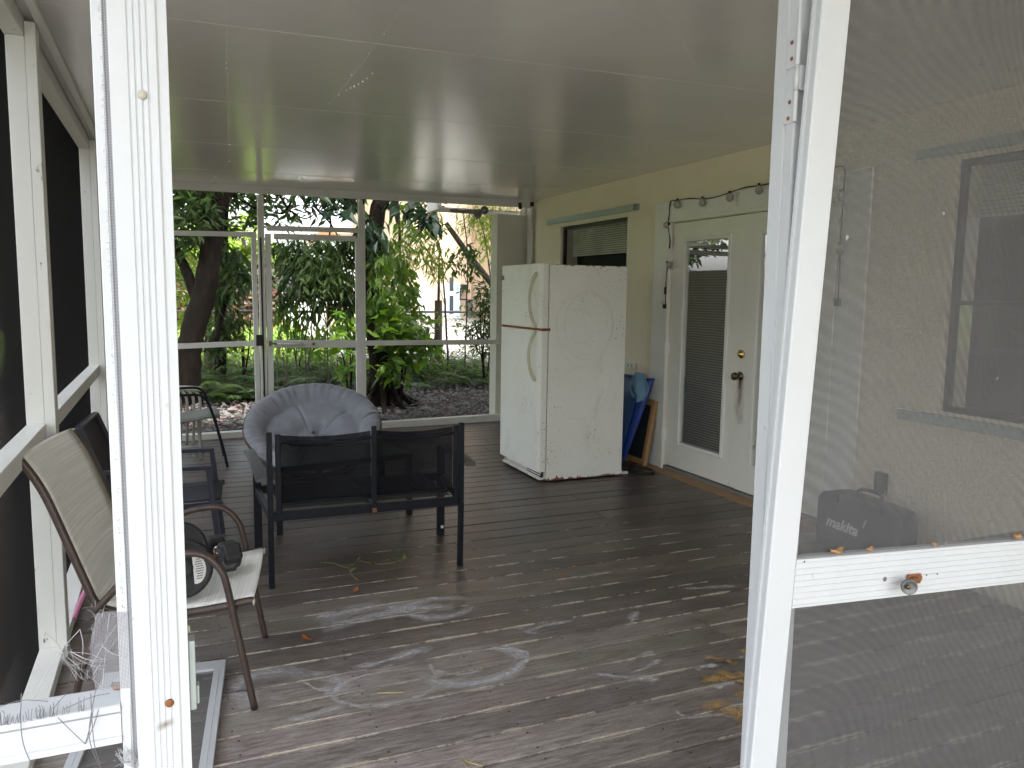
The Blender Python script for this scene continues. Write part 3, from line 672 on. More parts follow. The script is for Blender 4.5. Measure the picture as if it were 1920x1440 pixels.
# flood light with two heads under the eave
fl = thing('flood_light', 'twin-headed grey flood light under the eave beside the grey wing wall', 'light', (2.98, 8.66, 2.335))
b = MB(); b.lathe([(.05, 0), (.05, .02), (.03, .03)], (3.0, 8.72, 2.404), (0, 0, -1), 14); build('base_plate', b, M['flood'], fl)
for (u, v, d) in ((908, 394, V((-.25, -1, -.15))), (896, 402, V((-.75, -.55, -.55)))):
    c = Y_(8.62, u, v); d = d.normalized()
    a = MB(); a.tube([(3.0, 8.72, 2.38), c-d*.03], .012, 8); build('arm', a, M['flood'], fl)
    h = MB(); h.lathe([(.018, -.075), (.034, -.06), (.044, 0), (.048, .02), (.044, .022), (.040, .012)], c, d, 18); hd = build('lamp_head', h, M['flood'], fl)
    l = MB(); l.lathe([(.038, 0), (.020, .008), (.004, .01)], c+d*.011, d, 16); build('lens', l, M['lens'], hd)

# ================================================================== BACK SCREEN WALL (slightly skewed)
KB = .05
def BK(u, v, dy=0):
    d = ray(u, v); t = (YB+dy-(EYE.y-KB*EYE.x))/(d.y-KB*d.x); return EYE+d*t
bw = thing('screen_wall', 'far aluminium screen wall with garden behind it at the end of the deck', 'screen wall', (1.6, 8.25, 0))
def bk_bar(name, pa, pb, th, depth=.05, dy=0, parent=bw, mat='alu_in', vert=False, bev=.003):
    """bar whose face centre line runs pixel pa -> pb on the back wall plane"""
    a, b = BK(*pa, dy), BK(*pb, dy); mb = MB()
    nrm = V((-KB, 1, 0)).normalized(); a = a+nrm*depth/2; b = b+nrm*depth/2
    if vert: b = V((a.x+(b.x-a.x), b.y, b.z))
    mb.bar(a, b, depth, th, V((0, 0, 1)) if not vert else V((1, KB, 0)))
    return build(name, mb, M[mat], parent, bevel=bev)
def bk_post(u, zt, th, v0=720, lean=0, depth=.05, dy=0, parent=bw, name='post', zb=.0, mat='alu_in'):
    p = BK(u, v0, dy); mb = MB(); nrm = V((-KB, 1, 0)).normalized()
    a = V((p.x, p.y, zb))+nrm*depth/2; b = V((p.x+lean, p.y, zt))+nrm*depth/2
    mb.bar(a, b, depth, th, V((1, KB, 0))); o = build(name, mb, M[mat], parent, bevel=.003); return o
nb_ = V((-KB, 1, 0)).normalized()
yl = YB+KB*XL; yr = YB+KB*3.82
mb = MB(); mb.bar(V((XL, yl+.025, 2.418)), V((3.80, yr+.025, 2.475)), .05, .075); build('header', mb, M['alu_in'], bw, bevel=.003)
mb = MB(); mb.bar(V((XL, yl+.045, .012)), V((3.80, yr+.045, .035)), .09, .085); build('sill', mb, M['alu_in'], bw, bevel=.004)
bk_post(496, 2.385, .058); bk_post(681, 2.40, .066)
bk_post(484, 1.995, .048, dy=-.006, lean=-.012, depth=.03, name='stile', zb=.06)
bk_bar('rail', (322, 436.5), (481, 439.5), .046, .036, .004); bk_bar('rail', (322, 650), (482, 643.5), .05, .036, .004)
bk_bar('rail', (688, 643.5), (960, 641), .052, .04, .004); bk_bar('rail', (501, 427.5), (676, 432), .048, .044, .002)
mb = MB(); mb.box((3.78, yr-.004, .05), (3.83, yr+.05, 2.43)); build('post', mb, M['alu_in'], bw, bevel=.003)
mb = MB(); mb.box((XL, yl-.03, .05), (XL+.09, yl+.06, 2.42)); build('post', mb, M['wood_white'], bw, bevel=.003)
s = BK(490.5, 560, -.002); mb = MB(); mb.bar(BK(488.5, 445, -.003), BK(496.5, 760, -.003), .006, .016, V((1, 0, 0))); build('gap_strip', mb, M['tape'], bw)
mb = MB(); a = BK(486, 638, -.03); mb.box((a.x-.028, a.y-.02, a.z-.055), (a.x+.028, a.y+.015, a.z+.055)); build('latch', mb, M['tape'], bw, bevel=.006)
for u, v, h in ((975, 386, .07), (997.5, 383, .05), (681.5, 378, .05)):
    a = BK(u, v, -.012); mb = MB(); mb.box((a.x-(.02 if u > 700 else .008), a.y-.006, a.z-h/2), (a.x+(.02 if u > 700 else .008), a.y+.004, a.z+h/2)); build('tape_strip', mb, M['tape'], bw)
mb = MB(); mb.add([(XL+.09, yl+.03, .055), (3.78, yr+.03, .08), (3.78, yr+.03, 2.44), (XL+.09, yl+.03, 2.38)], [(0, 1, 2, 3)]); build('screen_mesh', mb, M['screen_back'], bw)
# closed screen door in the back wall
bd = thing('screen_door', 'closed white screen door in the far wall behind the round grey cushion', 'screen door', (1.35, 8.24, .06))
for u, l in ((508.5, .0), (677.5-4, 0)): bk_post(u, 2.015, .054, dy=.006, depth=.032, parent=bd, name='stile', zb=.075)
bk_bar('top_rail', (514, 443), (668, 447.5), .056, .030, .008, bd); bk_bar('middle_rail', (514, 645), (668, 645), .075, .030, .008, bd)
a0, b0 = BK(514, 800), BK(668, 800)
mb = MB(); mb.bar(V((a0.x, a0.y+.03, .14)), V((b0.x, b0.y+.03, .14)), .03, .12); build('bottom_rail', mb, M['alu_in'], bd, bevel=.003)
c = MB(); p, q = BK(519, 645, -.02), BK(570, 645, -.02); c.tube([p, q], .014, 10); c.tube([q, q+V((.09, 0, 0))], .005, 8)
cz = build('closer', c, M['alu_in'], bd); c = MB(); p2 = BK(507, 644, -.02); c.tube([p2, p], .007, 8); c.box(p2-V((.012, .01, .025)), p2+V((.012, .025, .025))); c.box(q+V((.085, -.012, -.014)), q+V((.11, .03, .014))); build('bracket', c, M['bronze'], cz)
c = MB(); p = BK(672, 645, -.008); c.lathe([(.016, 0), (.016, .012), (.008, .018)], p, (0, -1, 0), 12); build('latch', c, M['alu_in'], bd)

# ================================================================== LEFT TIMBER SCREEN WALL
lw = thing('screen_wall', 'long left screen wall of white painted timber posts with black mesh', 'screen wall', (XL, 4.6, 0))
for y in (1.05, 3.46, 6.0):
    mb = MB(); mb.box((XL, y, .0), (XL+.062, y+.09, 2.372)); mb.box((XL+.0622, y, .0), (XL+.098, y+.09, 2.425)); build('post', mb, M['wood_white'], lw, bevel=.003)
hd = MB(); hd.box((XL-.005, 1.0, 2.374), (XL+.0605, 8.15, ceil_z(XL)-.004)); build('header', hd, M['wood_white'], lw, bevel=.003)
hd = MB(); hd.box((XL+.1, 1.0, ceil_z(XL)-.030), (XL+.128, 8.15, ceil_z(XL)-.002)); build('cornice_strip', hd, M['wood_white'], lw, bevel=.004)
for a, b in ((1.14, 3.459), (3.551, 5.999), (6.091, 8.1)):
    mb = MB(); mb.box((XL+.002, a, .882), (XL+.066, b, .947)); build('rail', mb, M['wood_white'], lw, bevel=.003)
    mb = MB(); mb.box((XL+.002, a, .004), (XL+.088, b, .052)); build('base_plate', mb, M['wood_white'], lw, bevel=.003)
def woven(y0, y1, z0, z1, x, pitch, r):
    # every thread a thin three-sided wire, so the cloth closes up at a glancing view and lets light through square on
    vs, fs = [], []
    def wire(a, b, e1, e2):
        o = len(vs)
        for p in (a, b):
            for k in range(3): vs.append((p[0]+r*(e1[0]*C3[k]+e2[0]*S3[k]), p[1]+r*(e1[1]*C3[k]+e2[1]*S3[k]), p[2]+r*(e1[2]*C3[k]+e2[2]*S3[k])))
        for k in range(3): fs.append((o+k, o+(k+1) % 3, o+3+(k+1) % 3, o+3+k))
    C3 = [math.cos(2*PI*k/3) for k in range(3)]; S3 = [math.sin(2*PI*k/3) for k in range(3)]
    for i in range(int((y1-y0)/pitch)): y = y0+i*pitch; wire((x, y, z0), (x, y, z1), (1, 0, 0), (0, 1, 0))
    for i in range(int((z1-z0)/pitch)): z = z0+i*pitch; wire((x, y0, z), (x, y1, z), (1, 0, 0), (0, 0, 1))
    mb = MB(); mb.v = vs; mb.f = fs; mb.smooth = [False]*len(fs); mb.col = [(1, 1, 1)]*len(vs); mb.fade = [1.]*len(vs); return mb
M['thread_black'] = simple('black_screen_thread', (.017, .017, .017), rough=.6, sp=.1)
build('screen_mesh', woven(1.02, 8.15, .01, 2.40, XL-.004, .0017, .00017), M['thread_black'], lw)

# ================================================================== FRONT SCREEN WALL
fw = thing('screen_wall', 'near white aluminium screen wall with torn mesh and the open doorway in it', 'screen wall', (.0, 1.02, -.1))
ZB, ZT = -.1, 2.435
prof = [(-.054, 1.0)]
for x in (-.034, -.0275, -.021, -.0145): prof += [(x-.0012, 1.0), (x-.0006, 1.0016), (x+.0006, 1.0016), (x+.0012, 1.0)]
prof += [(-.006, 1.0), (-.004, 1.0022), (.006, 1.0022), (.006, 1.0508), (-.058, 1.0508), (-.058, 1.010), (-.054, 1.010)]
mb = MB(); mb.prism(prof, ZB, ZT); jl = build('post', mb, M['alu'], fw, bevel=.0008)
for u, v, rs in ((267, 178, 0), (318, 1318, 1), (310, 1362, 2)):
    p = Y_(1.0, u, v); sc = MB(); sc.lathe([(.0052, 0), (.0048, .002), (.0035, .0032), (.0012, .0034)], p, (0, -1, 0), 14)
    if rs < 2: build('screw', sc, M['rust'] if rs else M['cap'], jl)
    else:
        st = MB(); st.grid(lambda uu, vv: (p.x-.010+.022*uu, .9993, p.z-.006+.012*vv+.006*uu), 6, 6, False, fade=lambda uu, vv: max(0, 1-2*abs(vv-.5))*max(0, 1-2*abs(uu-.5))); build('rust_stain', st, M['soot'], jl)
# spline channel left of the post
mb = MB(); mb.prism([(-.070, 1.004), (-.0585, 1.004), (-.0585, 1.044), (-.070, 1.044)], ZB, ZT); build('spline_channel', mb, M['alu'], fw, bevel=.001)
XLE = -3.2
def front_rail(x0, x1, z0, z1):
    mb = MB(); e = .0025
    pr = [(1.0, z0), (1.0, z0+.008), (1.003, z0+.0085), (1.003, z1-.012), (1.006, z1-.0115), (1.006, z1-.0085), (1.0, z1-.008), (1.0, z1-.001), (1.002, z1), (1.05, z1), (1.05, z0)]
    mb.prism(pr, x0, x1, 0); return build('rail', mb, M['alu'], fw)
rl = front_rail(XLE, -.0705, .929, .977)
sc = MB(); p = Z_(.9775, 222, 1289); sc.lathe([(.007, 0), (.006, .002), (.002, .003)], p, (0, 0, 1), 12); build('screw', sc, M['rust'], rl)
# right-hand jamb with its hinge recess
jx = .9056
prof = [(jx, 1.052), (jx, 1.026), (jx+.003, 1.0250), (jx+.003, 1.0195), (jx, 1.0185), (jx, 1.0065), (jx-.002, 1.0055), (jx-.002, 1.0015), (jx+.001, 1.0), (.962, 1.0), (.962, 1.052)]
mb = MB(); mb.prism(prof, ZB, ZT); jr = build('post', mb, M['alu'], fw, bevel=.0007)
front_rail(.9625, XW-.01, .952, .995)
mb = MB(); mb.box((XLE, 1.0, 2.435), (XW-.005, 1.05, 2.462)); build('header', mb, M['alu'], fw)
mb = MB(); mb.box((XLE, 1.0, -.1), (-.0705, 1.05, .0)); mb.box((.9625, 1.0, -.1), (XW-.005, 1.05, .0)); build('sill', mb, M['alu'], fw)
mb = MB(); mb.add([(.962, 1.004, .0), (XW-.01, 1.004, .0), (XW-.01, 1.004, 2.435), (.962, 1.004, 2.435)], [(0, 1, 2, 3)]); build('screen_mesh', mb, M['screen_front'], fw)
# what is left of the torn mesh beside the post: a strip along it, a patch in the corner, a fringe on the rail
def torn(pxs):
    mb = MB(); vs = [Y_(1.0035, u, v) for u, v in pxs]; mb.add(vs, [tuple(range(len(vs)))]); return mb
M['screen_rem'] = screen_mat('torn_fly_screen', (.30, .30, .33), .0016, (0, 2), .05, .55, .0)
build('screen_mesh', torn([(187, -30), (199, -30), (262, 1440), (246, 1440), (243, 1290), (180, 1296), (168, 1235), (172, 1190), (180, 1150), (205, 1146), (241, 1148), (232, 1000), (216, 700), (203, 420)]), M['screen_rem'], fw)
th_w, th_d = MB(), MB()
def strand(p, q, mb, r=.00032, sag=.02, Yd=1.0):
    a, b = Y_(Yd, *p), Y_(Yd, *q); mid = (a+b)/2+rvec()*sag*(b-a).length*4; mid.y = Yd+rnd(-.012, .012)
    mb.tube(smooth_path([a, mid, b], 5), r, 4)
for i in range(40):      # white frayed tuft around the hole
    t = random.random()
    bx, by = (rnd(110, 200), 1232+rnd(-22, 45)) if t < .55 else (rnd(160, 245), rnd(1130, 1160)) if t < .8 else (rnd(165, 180), rnd(1150, 1290))
    ang = rnd(0, 2*PI); L = rnd(5, 22)*(1.6 if random.random() < .15 else 1)
    strand((bx, by), (bx+L*math.cos(ang), by+L*abs(math.sin(ang))*random.choice((-1, 1, 1))), th_w, rnd(.00013, .00030))
for i in range(12): strand((rnd(105, 140), rnd(1205, 1240)), (rnd(140, 200), rnd(1235, 1300)), th_w, rnd(.00018, .00035))
for p, q in (((205, 1150), (192, 1290)), ((236, 1175), (175, 1265)), ((84, 1185), (120, 1230)), ((150, 1180), (155, 1228)), ((190, 1210), (240, 1232)), ((243, 1140), (170, 1250)), ((60, 1310), (150, 1180))): strand(p, q, th_w, .0004)
for i in range(30): strand((rnd(205, 262), rnd(1400, 1440)), (rnd(215, 262), rnd(1395, 1435)), th_w, .0003)
for i in range(46):
    x = rnd(0, 160); y = 1312+ (1-x/250)*45; strand((x, y+4), (x+rnd(-5, 5), y-rnd(6, 24)), th_d, .00028, .01)
for p, q in (((40, 1300), (38, 1345)), ((38, 1345), (62, 1440)), ((180, 1290), (188, 1440)), ((175, 1330), (160, 1395)), ((160, 1395), (108, 1345)), ((205, 1300), (120, 1330)), ((0, 1325), (90, 1315)), ((125, 1300), (100, 1330)), ((170, 1300), (190, 1440)), ((185, 1330), (160, 1395))): strand(p, q, th_d, .0005, .03, .994)
for y in range(0, 1140, 1):
    if y % 7 == 0 and random.random() < .5:
        x = 187+y*.0385; strand((x, y), (x-rnd(1, 5), y+rnd(-6, 6)), th_w, .00022, .02)
build('frayed_mesh', th_w, M['thread'], fw); build('frayed_mesh', th_d, M['thread_dark'], fw)
# latch plate on the inner side of the post
lp = MB(); p = Y_(1.03, 366, 1262); lp.box((.006, 1.012, p.z-.04), (.014, 1.036, p.z+.05)); lp.box((.014, 1.016, p.z-.035), (.0175, 1.030, p.z-.01)); lt = build('strike_plate', lp, M['track'], fw, bevel=.002)
sc = MB(); sc.lathe([(.005, 0), (.004, .003)], (.0062, 1.024, p.z+.062), (1, 0, 0), 10); build('screw', sc, M['cap'], lt)

# ================================================================== OPEN SCREEN DOOR
ex = V((.99857, -.03190, -.04297)).normalized(); ny = V((.03223, .99946, .00689)); ny = (ny-ex*ny.dot(ex)).normalized(); ez = ex.cross(ny)
kd = .965/.985
sd = thing('screen_door', 'open white screen door swung back at the right, its closer bracket on the rail', 'screen door', (.8876*kd, .965, CAMH+(1.0-CAMH)*kd))
sd.matrix_world = Matrix((ex, ny, ez)).transposed().to_4x4(); sd.matrix_world.translation = V((.8876*kd, .965, CAMH+(1.0-CAMH)*kd))
sd.rotation_mode = 'QUATERNION'; sd.rotation_quaternion = Matrix((ex, ny, ez)).transposed().to_quaternion(); sd.location = V((.8876*kd, .965, CAMH+(1.0-CAMH)*kd))
SW, SH0, SH1, DW, TD = .0541*kd, -1.02, 1.16, .84, .024
zt, zb = .0375*kd, -.0462*kd
def dpart(name, mb, mat, parent=sd, bevel=.0012): return build(name, mb, M[mat], parent, bevel=bevel, world=False)
mb = MB(); mb.prism([(0, 0.002), (.002, 0), (SW-.001, 0), (SW, .001), (SW, TD), (0, TD), (0, TD-.006), (.0025, TD-.007), (.0025, .008), (0, .007)], SH0, SH1); stl = dpart('stile', mb, 'alu', bevel=.0006)
mb = MB(); mb.box((DW-SW, 0, SH0), (DW, TD, SH1)); dpart('stile', mb, 'alu')
mb = MB()
pr = [(0.0, zb)]
n = 8
for i in range(n):
    z = zb+(zt-zb)*(i+.5)/n; pr += [(0.0, z-.0009), (.0012, z-.0005), (.0012, z+.0005), (0., z+.0009)]
pr += [(.0, zt-.001), (.001, zt), (TD, zt), (TD, zb)]
mb.prism(pr, SW+.0003, DW-SW-.0003, 0); rail_d = dpart('middle_rail', mb, 'alu', bevel=0)
mb = MB(); mb.box((SW+.0003, 0.001, SH1-.06), (DW-SW-.0003, TD, SH1)); dpart('top_rail', mb, 'alu')
mb = MB(); mb.box((SW+.0003, 0.001, SH0), (DW-SW-.0003, TD, SH0+.15)); dpart('bottom_rail', mb, 'alu')
for z0, z1 in ((zt+.0005, SH1-.06), (SH0+.15, zb-.0005)):
    mb = MB(); mb.add([(SW, .012, z0), (DW-SW, .012, z0), (DW-SW, .012, z1), (SW, .012, z1)], [(0, 1, 2, 3)]); dpart('screen_mesh', mb, 'screen_door', bevel=0)
mb = MB(); mb.tube([(SW+.0055, .011, SH0+.15), (SW+.0055, .011, zb)], .0022, 6); mb.tube([(SW+.003, .011, zt), (SW+.003, .011, SH1-.06)], .0018, 6); dpart('spline', mb, 'thread_dark', bevel=0)
# closer bracket: grey round cap on a rusty stub
def dloc(u, v, dep=0.):
    n_ = -ny; d = ray(u, v); o = sd.location; t = (o+ny*dep-EYE).dot(ny)/d.dot(ny); p = EYE+d*t-o; return V((p.dot(ex), p.dot(ny), p.dot(ez)))
c0 = dloc(1681, 1092); c1 = dloc(1718, 1081)
ax = V((-.42, -1, -.12)).normalized()
base = c1+V((-.002, 0, -.004))
mb = MB(); mb.box(c1+V((-.024, -.004, -.012)), c1+V((.008, -.0002, .006))); br = dpart('closer_bracket', mb, 'rust')
mb = MB(); mb.tube([c1+V((-.008, -.004, -.002)), c0+V((.006, -.022, .002))], .0055, 10); mb.lathe([(.006, -.004), (.006, .003), (.003, .004)], c1+V((.001, -.004, -.001)), (0, -1, 0), 10); dpart('stub', mb, 'rust', br, 0)
cap_c = c0+V((.001, -.026, .001))
mb = MB(); mb.lathe([(.0125, -.006), (.0135, -.003), (.0135, .002), (.0118, .0025), (.0112, .0010), (.004, .0010)], cap_c, ax, 22); cpp = dpart('round_cap', mb, 'steel', br, 0)
mb = MB(); mb.lathe([(.0038, 0), (.0034, .0022), (.001, .0026)], cap_c+ax*.0012+V((-.004, 0, .001)), ax, 10); mb.lathe([(.003, 0), (.0028, .0016)], cap_c+ax*.0012+V((.005, 0, .0005)), ax, 10); mb.tube([cap_c+V((.004, .002, -.012)), cap_c+V((.004, .002, -.018))], .0012, 6); dpart('rivet', mb, 'bronze', cpp, 0)
mb = MB()
for u, v in ((1737, 1078), (1757, 1076), (1508, 1053)): mb.lathe([(.0016, 0), (.0014, .0006)], dloc(u, v)+V((0, -.0002, 0)), (0, -1, 0), 8)
dpart('screw_hole', mb, 'tape', rail_d, 0)
mb = MB(); p = dloc(1659, 1086); mb.lathe([(.0045, 0), (.003, .0012)], p+V((0, -.0002, 0)), (0, -1, 0), 7); dpart('chip', mb, 'steel', rail_d, 0)
# hinge with painted leaves and a knuckle barrel
def hinge(vt, vb):
    zt_, zb_ = Y_(1.0, 1500, vt).z, Y_(1.0, 1480, vb).z; h = zt_-zb_
    o = None
    mb = MB(); xk = jx-.0040; yk = .997
    for a, b in ((0, .34), (.62, 1.0)):
        za, zb2 = zb_+h*a, zb_+h*b
        mb.box((jx-.0016, 1.0015, za), (jx-.0002, 1.024, zb2)); mb.tube([(xk, yk, za), (xk, yk, zb2)], .0042, 10)
    o = build('hinge', mb, M['alu'], fw, bevel=.0006)
    mb = MB(); mb.tube([(xk, yk, zb_+h*.345), (xk, yk, zb_+h*.615)], .0044, 10); mb.box((xk, .9905, zb_+h*.345), (xk+.03, .992, zb_+h*.615)); build('knuckle', mb, M['alu'], o)
    mb = MB()
    for f, yy in ((.90, 1.014), (.72, 1.013), (.24, 1.013), (.06, 1.014)): mb.lathe([(.0035, 0), (.0028, .001), (.001, .0004)], (jx-.0016, yy, zb_+h*f), (-1, 0, 0), 10)
    build('screw', mb, M['rust'], o)
hinge(58, 228); hinge(1250, 1430)
# dead leaves caught on the door rail
def dead_leaf(name, label, p, ang, L, Wd, mat, tilt=.3, group=None, cat='leaf', rz=None):
    mb = MB(); d = V((math.cos(ang), math.sin(ang), 0)); up = V((0, 0, 1)); w = d.cross(up)
    def P(u, v):
        prof = math.sin(PI*min(1, max(0, u))**.8)**.8*Wd/2+.0004
        return V(p)+d*(L*(u-.5))+w*(prof*(v*2-1))+up*(.002+tilt*L*.25*(2*(u-.5))**2+tilt*Wd*.5*abs(v*2-1)+.0015*math.sin(u*9))
    mb.grid(P, 10, 4, True, None); o = build(name, mb, M[mat], thick=.0006)
    return tag(o, label, cat, group)
for (u, v, ang, L, lab) in ((1568, 1039, .1, .030, 'tan curled dead leaf nearest the hinge on the door rail'), (1630, 1035, .3, .018, 'thin sliver of dead leaf on the door rail above the closer bracket'),
                            (1751, 1025, 1.2, .014, 'small round yellowish leaf bit standing on the door rail'), (1906, 1011, .5, .030, 'reddish dead leaf farthest from the hinge on the door rail')):
    l = dloc(u, v+5, .008); wp = sd.location+ex*l.x+ny*l.y+ez*(zt+.0008); dead_leaf('dead_leaf', lab, wp, ang, L, L*.5, 'tan_leaf', .6, 'dead leaves caught on the door rail')

# ================================================================== FURNITURE
def at(o, f, sdir):
    return lambda t, s, z: V((o[0]+f[0]*t+sdir[0]*s, o[1]+f[1]*t+sdir[1]*s, z))
# --- beige sling chair
Wc = at((.233, 2.80), (.986, -.165), (.165, .986))
bc = thing('sling_chair', 'beige striped sling chair with brown tube frame, weights lying on its seat', 'chair', Wc(-.25, .275, 0))
seat_prof = [(0.0, .385), (-.02, .388), (-.12, .372), (-.25, .362), (-.38, .372), (-.47, .395), (-.505, .425), (-.53, .49), (-.575, .62), (-.615, .735), (-.64, .80), (-.67, .86), (-.705, .915)]
sp = smooth_path([V((t, 0, z)) for t, z in seat_prof], 4)
mb = MB(); npts = len(sp)-1
def SL(u, v):
    q = sp[min(int(round(u*npts)), npts)]; sag = -.018*(1-(2*v-1)**2)
    k = q.x < -.5
    return Wc(q.x-(.015*(1-(2*v-1)**2) if k else 0), .012+.531*v, q.z+(0 if k else sag)+.010)
mb.grid(SL, npts, 8, fade=lambda u, v: u*.999)
# local coords so that the weave runs across the sling
slg = build('sling', mb, M['beige_sling'], bc, thick=.003)
for s_ in (0., .555):
    mb = MB(); mb.tube([Wc(q.x, s_, q.z) for q in sp], .0135, 10); o = build('side_rail', mb, M['brown_metal'], bc)
    mb = MB(); a = Wc(sp[0].x, s_, sp[0].z); mb.lathe([(.0142, -.002), (.0142, .004), (.008, .006)], a, (.986, -.165, 0), 12); build('end_cap', mb, M['cap'], o); mb = MB(); b = Wc(sp[-1].x, s_, sp[-1].z); mb.lathe([(.0142, -.004), (.0142, .003), (.008, .005)], b, (-.5, .08, .85), 12); build('end_cap', mb, M['cap'], o)
    so_ = -.02 if s_ == 0 else .575
    arm = [(-.50, .40), (-.455, .45), (-.39, .515), (-.30, .562), (-.20, .578), (-.145, .562), (-.105, .515), (-.085, .455), (-.05, .26), (-.004, .0)]
    mb = MB(); mb.tube([Wc(q.x, so_, q.z) for q in smooth_path([V((t, 0, z)) for t, z in arm], 6)], .0125, 10, flat=1.25); build('arm', mb, M['brown_metal'], bc)
    mb = MB(); mb.tube([Wc(-.47, so_, .40), Wc(-.55, so_, .2), Wc(-.60, so_, 0)], .0125, 10); build('leg', mb, M['brown_metal'], bc)
mb = MB(); mb.tube([Wc(-.07, -.02, .345), Wc(-.07, .575, .345)], .011, 10); mb.tube([Wc(-.46, -.02, .375), Wc(-.46, .575, .375)], .011, 10); build('stretcher', mb, M['brown_metal'], bc)
# --- weight plates and dumbbells on it
def plate(c, nrm, r, label, lab=False):
    o = thing('weight_plate', label, 'weight plate', (c[0], c[1], c[2]-r), 'weight plates on the beige chair'); c = V(c); n = V(nrm).normalized()
    mb = MB(); mb.lathe([(.014, -.012), (.03, -.014), (.034, -.010), (r-.026, -.010), (r-.018, -.017), (r-.004, -.017), (r, -.012), (r, .012), (r-.004, .017), (r-.018, .017), (r-.026, .010), (.034, .010), (.03, .014), (.014, .012)], c, n, 40); build('disc', mb, M['black_rubber'], o)
    if lab:
        u = V((0, 0, 1)); u = (u-n*u.dot(n)).normalized(); w = u.cross(n); pts = []
        for k in range(13):
            a = R(-105+k*17.5); pts.append(c+n*.0118+w*(.040+.040*math.cos(a)*.9)*1.0+u*(-.010+.052*math.sin(a)))
        mb = MB(); mb.add(pts, [tuple(range(13))]); l = build('paper_label', mb, M['label'], o)
        mb = MB()
        for k in range(9):
            zq = -.045+k*.0085; x0, x1 = .038+.002*(k % 3), .068-.0012*abs(k-4)*1.6
            if k == 8: x0, x1 = .044, .058
            q = lambda xx, z2: c+n*.0122+w*xx+u*z2
            mb.add([q(x0, zq), q(x1, zq), q(x1, zq+.003), q(x0, zq+.003)], [(0, 1, 2, 3)])
        build('print', mb, M['ink'], l)
    return o
plate((.010, 2.96, .478), (.30, -.93, .20), .104, 'black weight plate with a white paper label leaning on the beige chair seat', True)
plate((-.010, 3.10, .498), (.25, -.93, .26), .112, 'plain black weight plate behind the labelled one on the beige chair')
def dumbbell(c, ax, label, show=(0, 1), L=.11, r=.045, hl=.052):
    o = thing('dumbbell', label, 'dumbbell', (c[0], c[1], c[2]-r), 'hex dumbbells on the beige chair'); c = V(c); a = V(ax).normalized()
    u = V((0, 0, 1)); u = (u-a*u.dot(a)).normalized(); w = a.cross(u)
    for sg in (-1, 1):
        mb = MB(); vs = []
        for h, rr in ((L*.5, r*.80), (L*.5+.008, r), (L*.5+hl*2-.012, r), (L*.5+hl*2, r*.80)):
            vs += [c+a*sg*h+(u*math.cos(R(30+60*k))+w*math.sin(R(30+60*k)))*rr*1.12 for k in range(6)]
        fs = [(i*6+k, i*6+(k+1) % 6, (i+1)*6+(k+1) % 6, (i+1)*6+k) for i in range(3) for k in range(6)]+[tuple(range(6)), tuple(range(18, 24))]
        mb.add(vs, fs); hd_ = build('hex_head', mb, M['black_rubber'], o, bevel=.004)
        mb = MB(); vs = [c+a*sg*(L*.5+hl*2+.0006)+(u*math.cos(R(30+60*k))+w*math.sin(R(30+60*k)))*r*.66 for k in range(6)]; mb.add(vs, [tuple(range(6))]); build('worn_face', mb, M['hex_face'], hd_)
        mb = MB(); mb.lathe([(.017, 0), (.021, .01), (.017, .016)], c+a*sg*(L*.5-.012), a*sg, 14); build('collar', mb, M['chrome'], hd_)
    mb = MB(); mb.tube([c+a*(L*.5*k/4) for k in (-4, -2, 0, 2, 4)], [.013, .016, .0175, .016, .013], 12); build('handle', mb, M['rust_bar'], o)
dumbbell((.088, 3.12, .448), (.92, .28, .03), 'black hex dumbbell with rusty handle lying across the beige chair seat', L=.115, r=.050, hl=.036)
dumbbell((.150, 3.22, .437), (-.20, .97, .0), 'second black hex dumbbell pointing end-on at the front of the beige chair', L=.10, r=.046, hl=.034)

# --- navy chair behind it
Wn = at((.185, 4.47), (.997, -.08), (.08, .997))
nc = thing('sling_chair', 'dark navy chair with flat square arms behind the beige chair', 'chair', Wn(-.3, .25, 0))
for s_ in (0, .5):
    mb = MB(); mb.bar(Wn(-.47, s_, .30), Wn(-.64, s_, .755), .022, .034, (1, 0, 0)); build('back_post', mb, M['navy_metal'], nc, bevel=.003)
    mb = MB(); mb.bar(Wn(-.55, s_, .515), Wn(-.015, s_, .515), .035, .022); build('arm', mb, M['navy_metal'], nc, bevel=.003)
    mb = MB(); mb.bar(Wn(-.028, s_, .504), Wn(.02, s_, 0), .022, .028, (1, 0, 0)); build('leg', mb, M['navy_metal'], nc, bevel=.003)
    mb = MB(); mb.bar(Wn(-.47, s_, .30), Wn(-.60, s_, 0), .022, .028, (1, 0, 0)); build('leg', mb, M['navy_metal'], nc, bevel=.003)
    mb = MB(); mb.bar(Wn(-.52, s_, .30), Wn(.04, s_, .315), .022, .03); build('seat_rail', mb, M['navy_metal'], nc, bevel=.003)
mb = MB(); mb.grid(lambda u, v: Wn(-.50+.53*u, .012+.476*v, .312+.014*u-.012*math.sin(PI*v)), 8, 6); build('seat', mb, M['navy_fabric'], nc, thick=.006)
mb = MB(); mb.grid(lambda u, v: Wn(-.478-.165*u, .012+.476*v, .32+.43*u)+V((-.015*math.sin(PI*v), 0, 0)), 8, 6); build('backrest', mb, M['navy_fabric'], nc, thick=.006)
mb = MB(); mb.bar(Wn(-.640, .0, .755), Wn(-.640, .5, .755), .026, .02); build('top_bar', mb, M['navy_metal'], nc, bevel=.003)
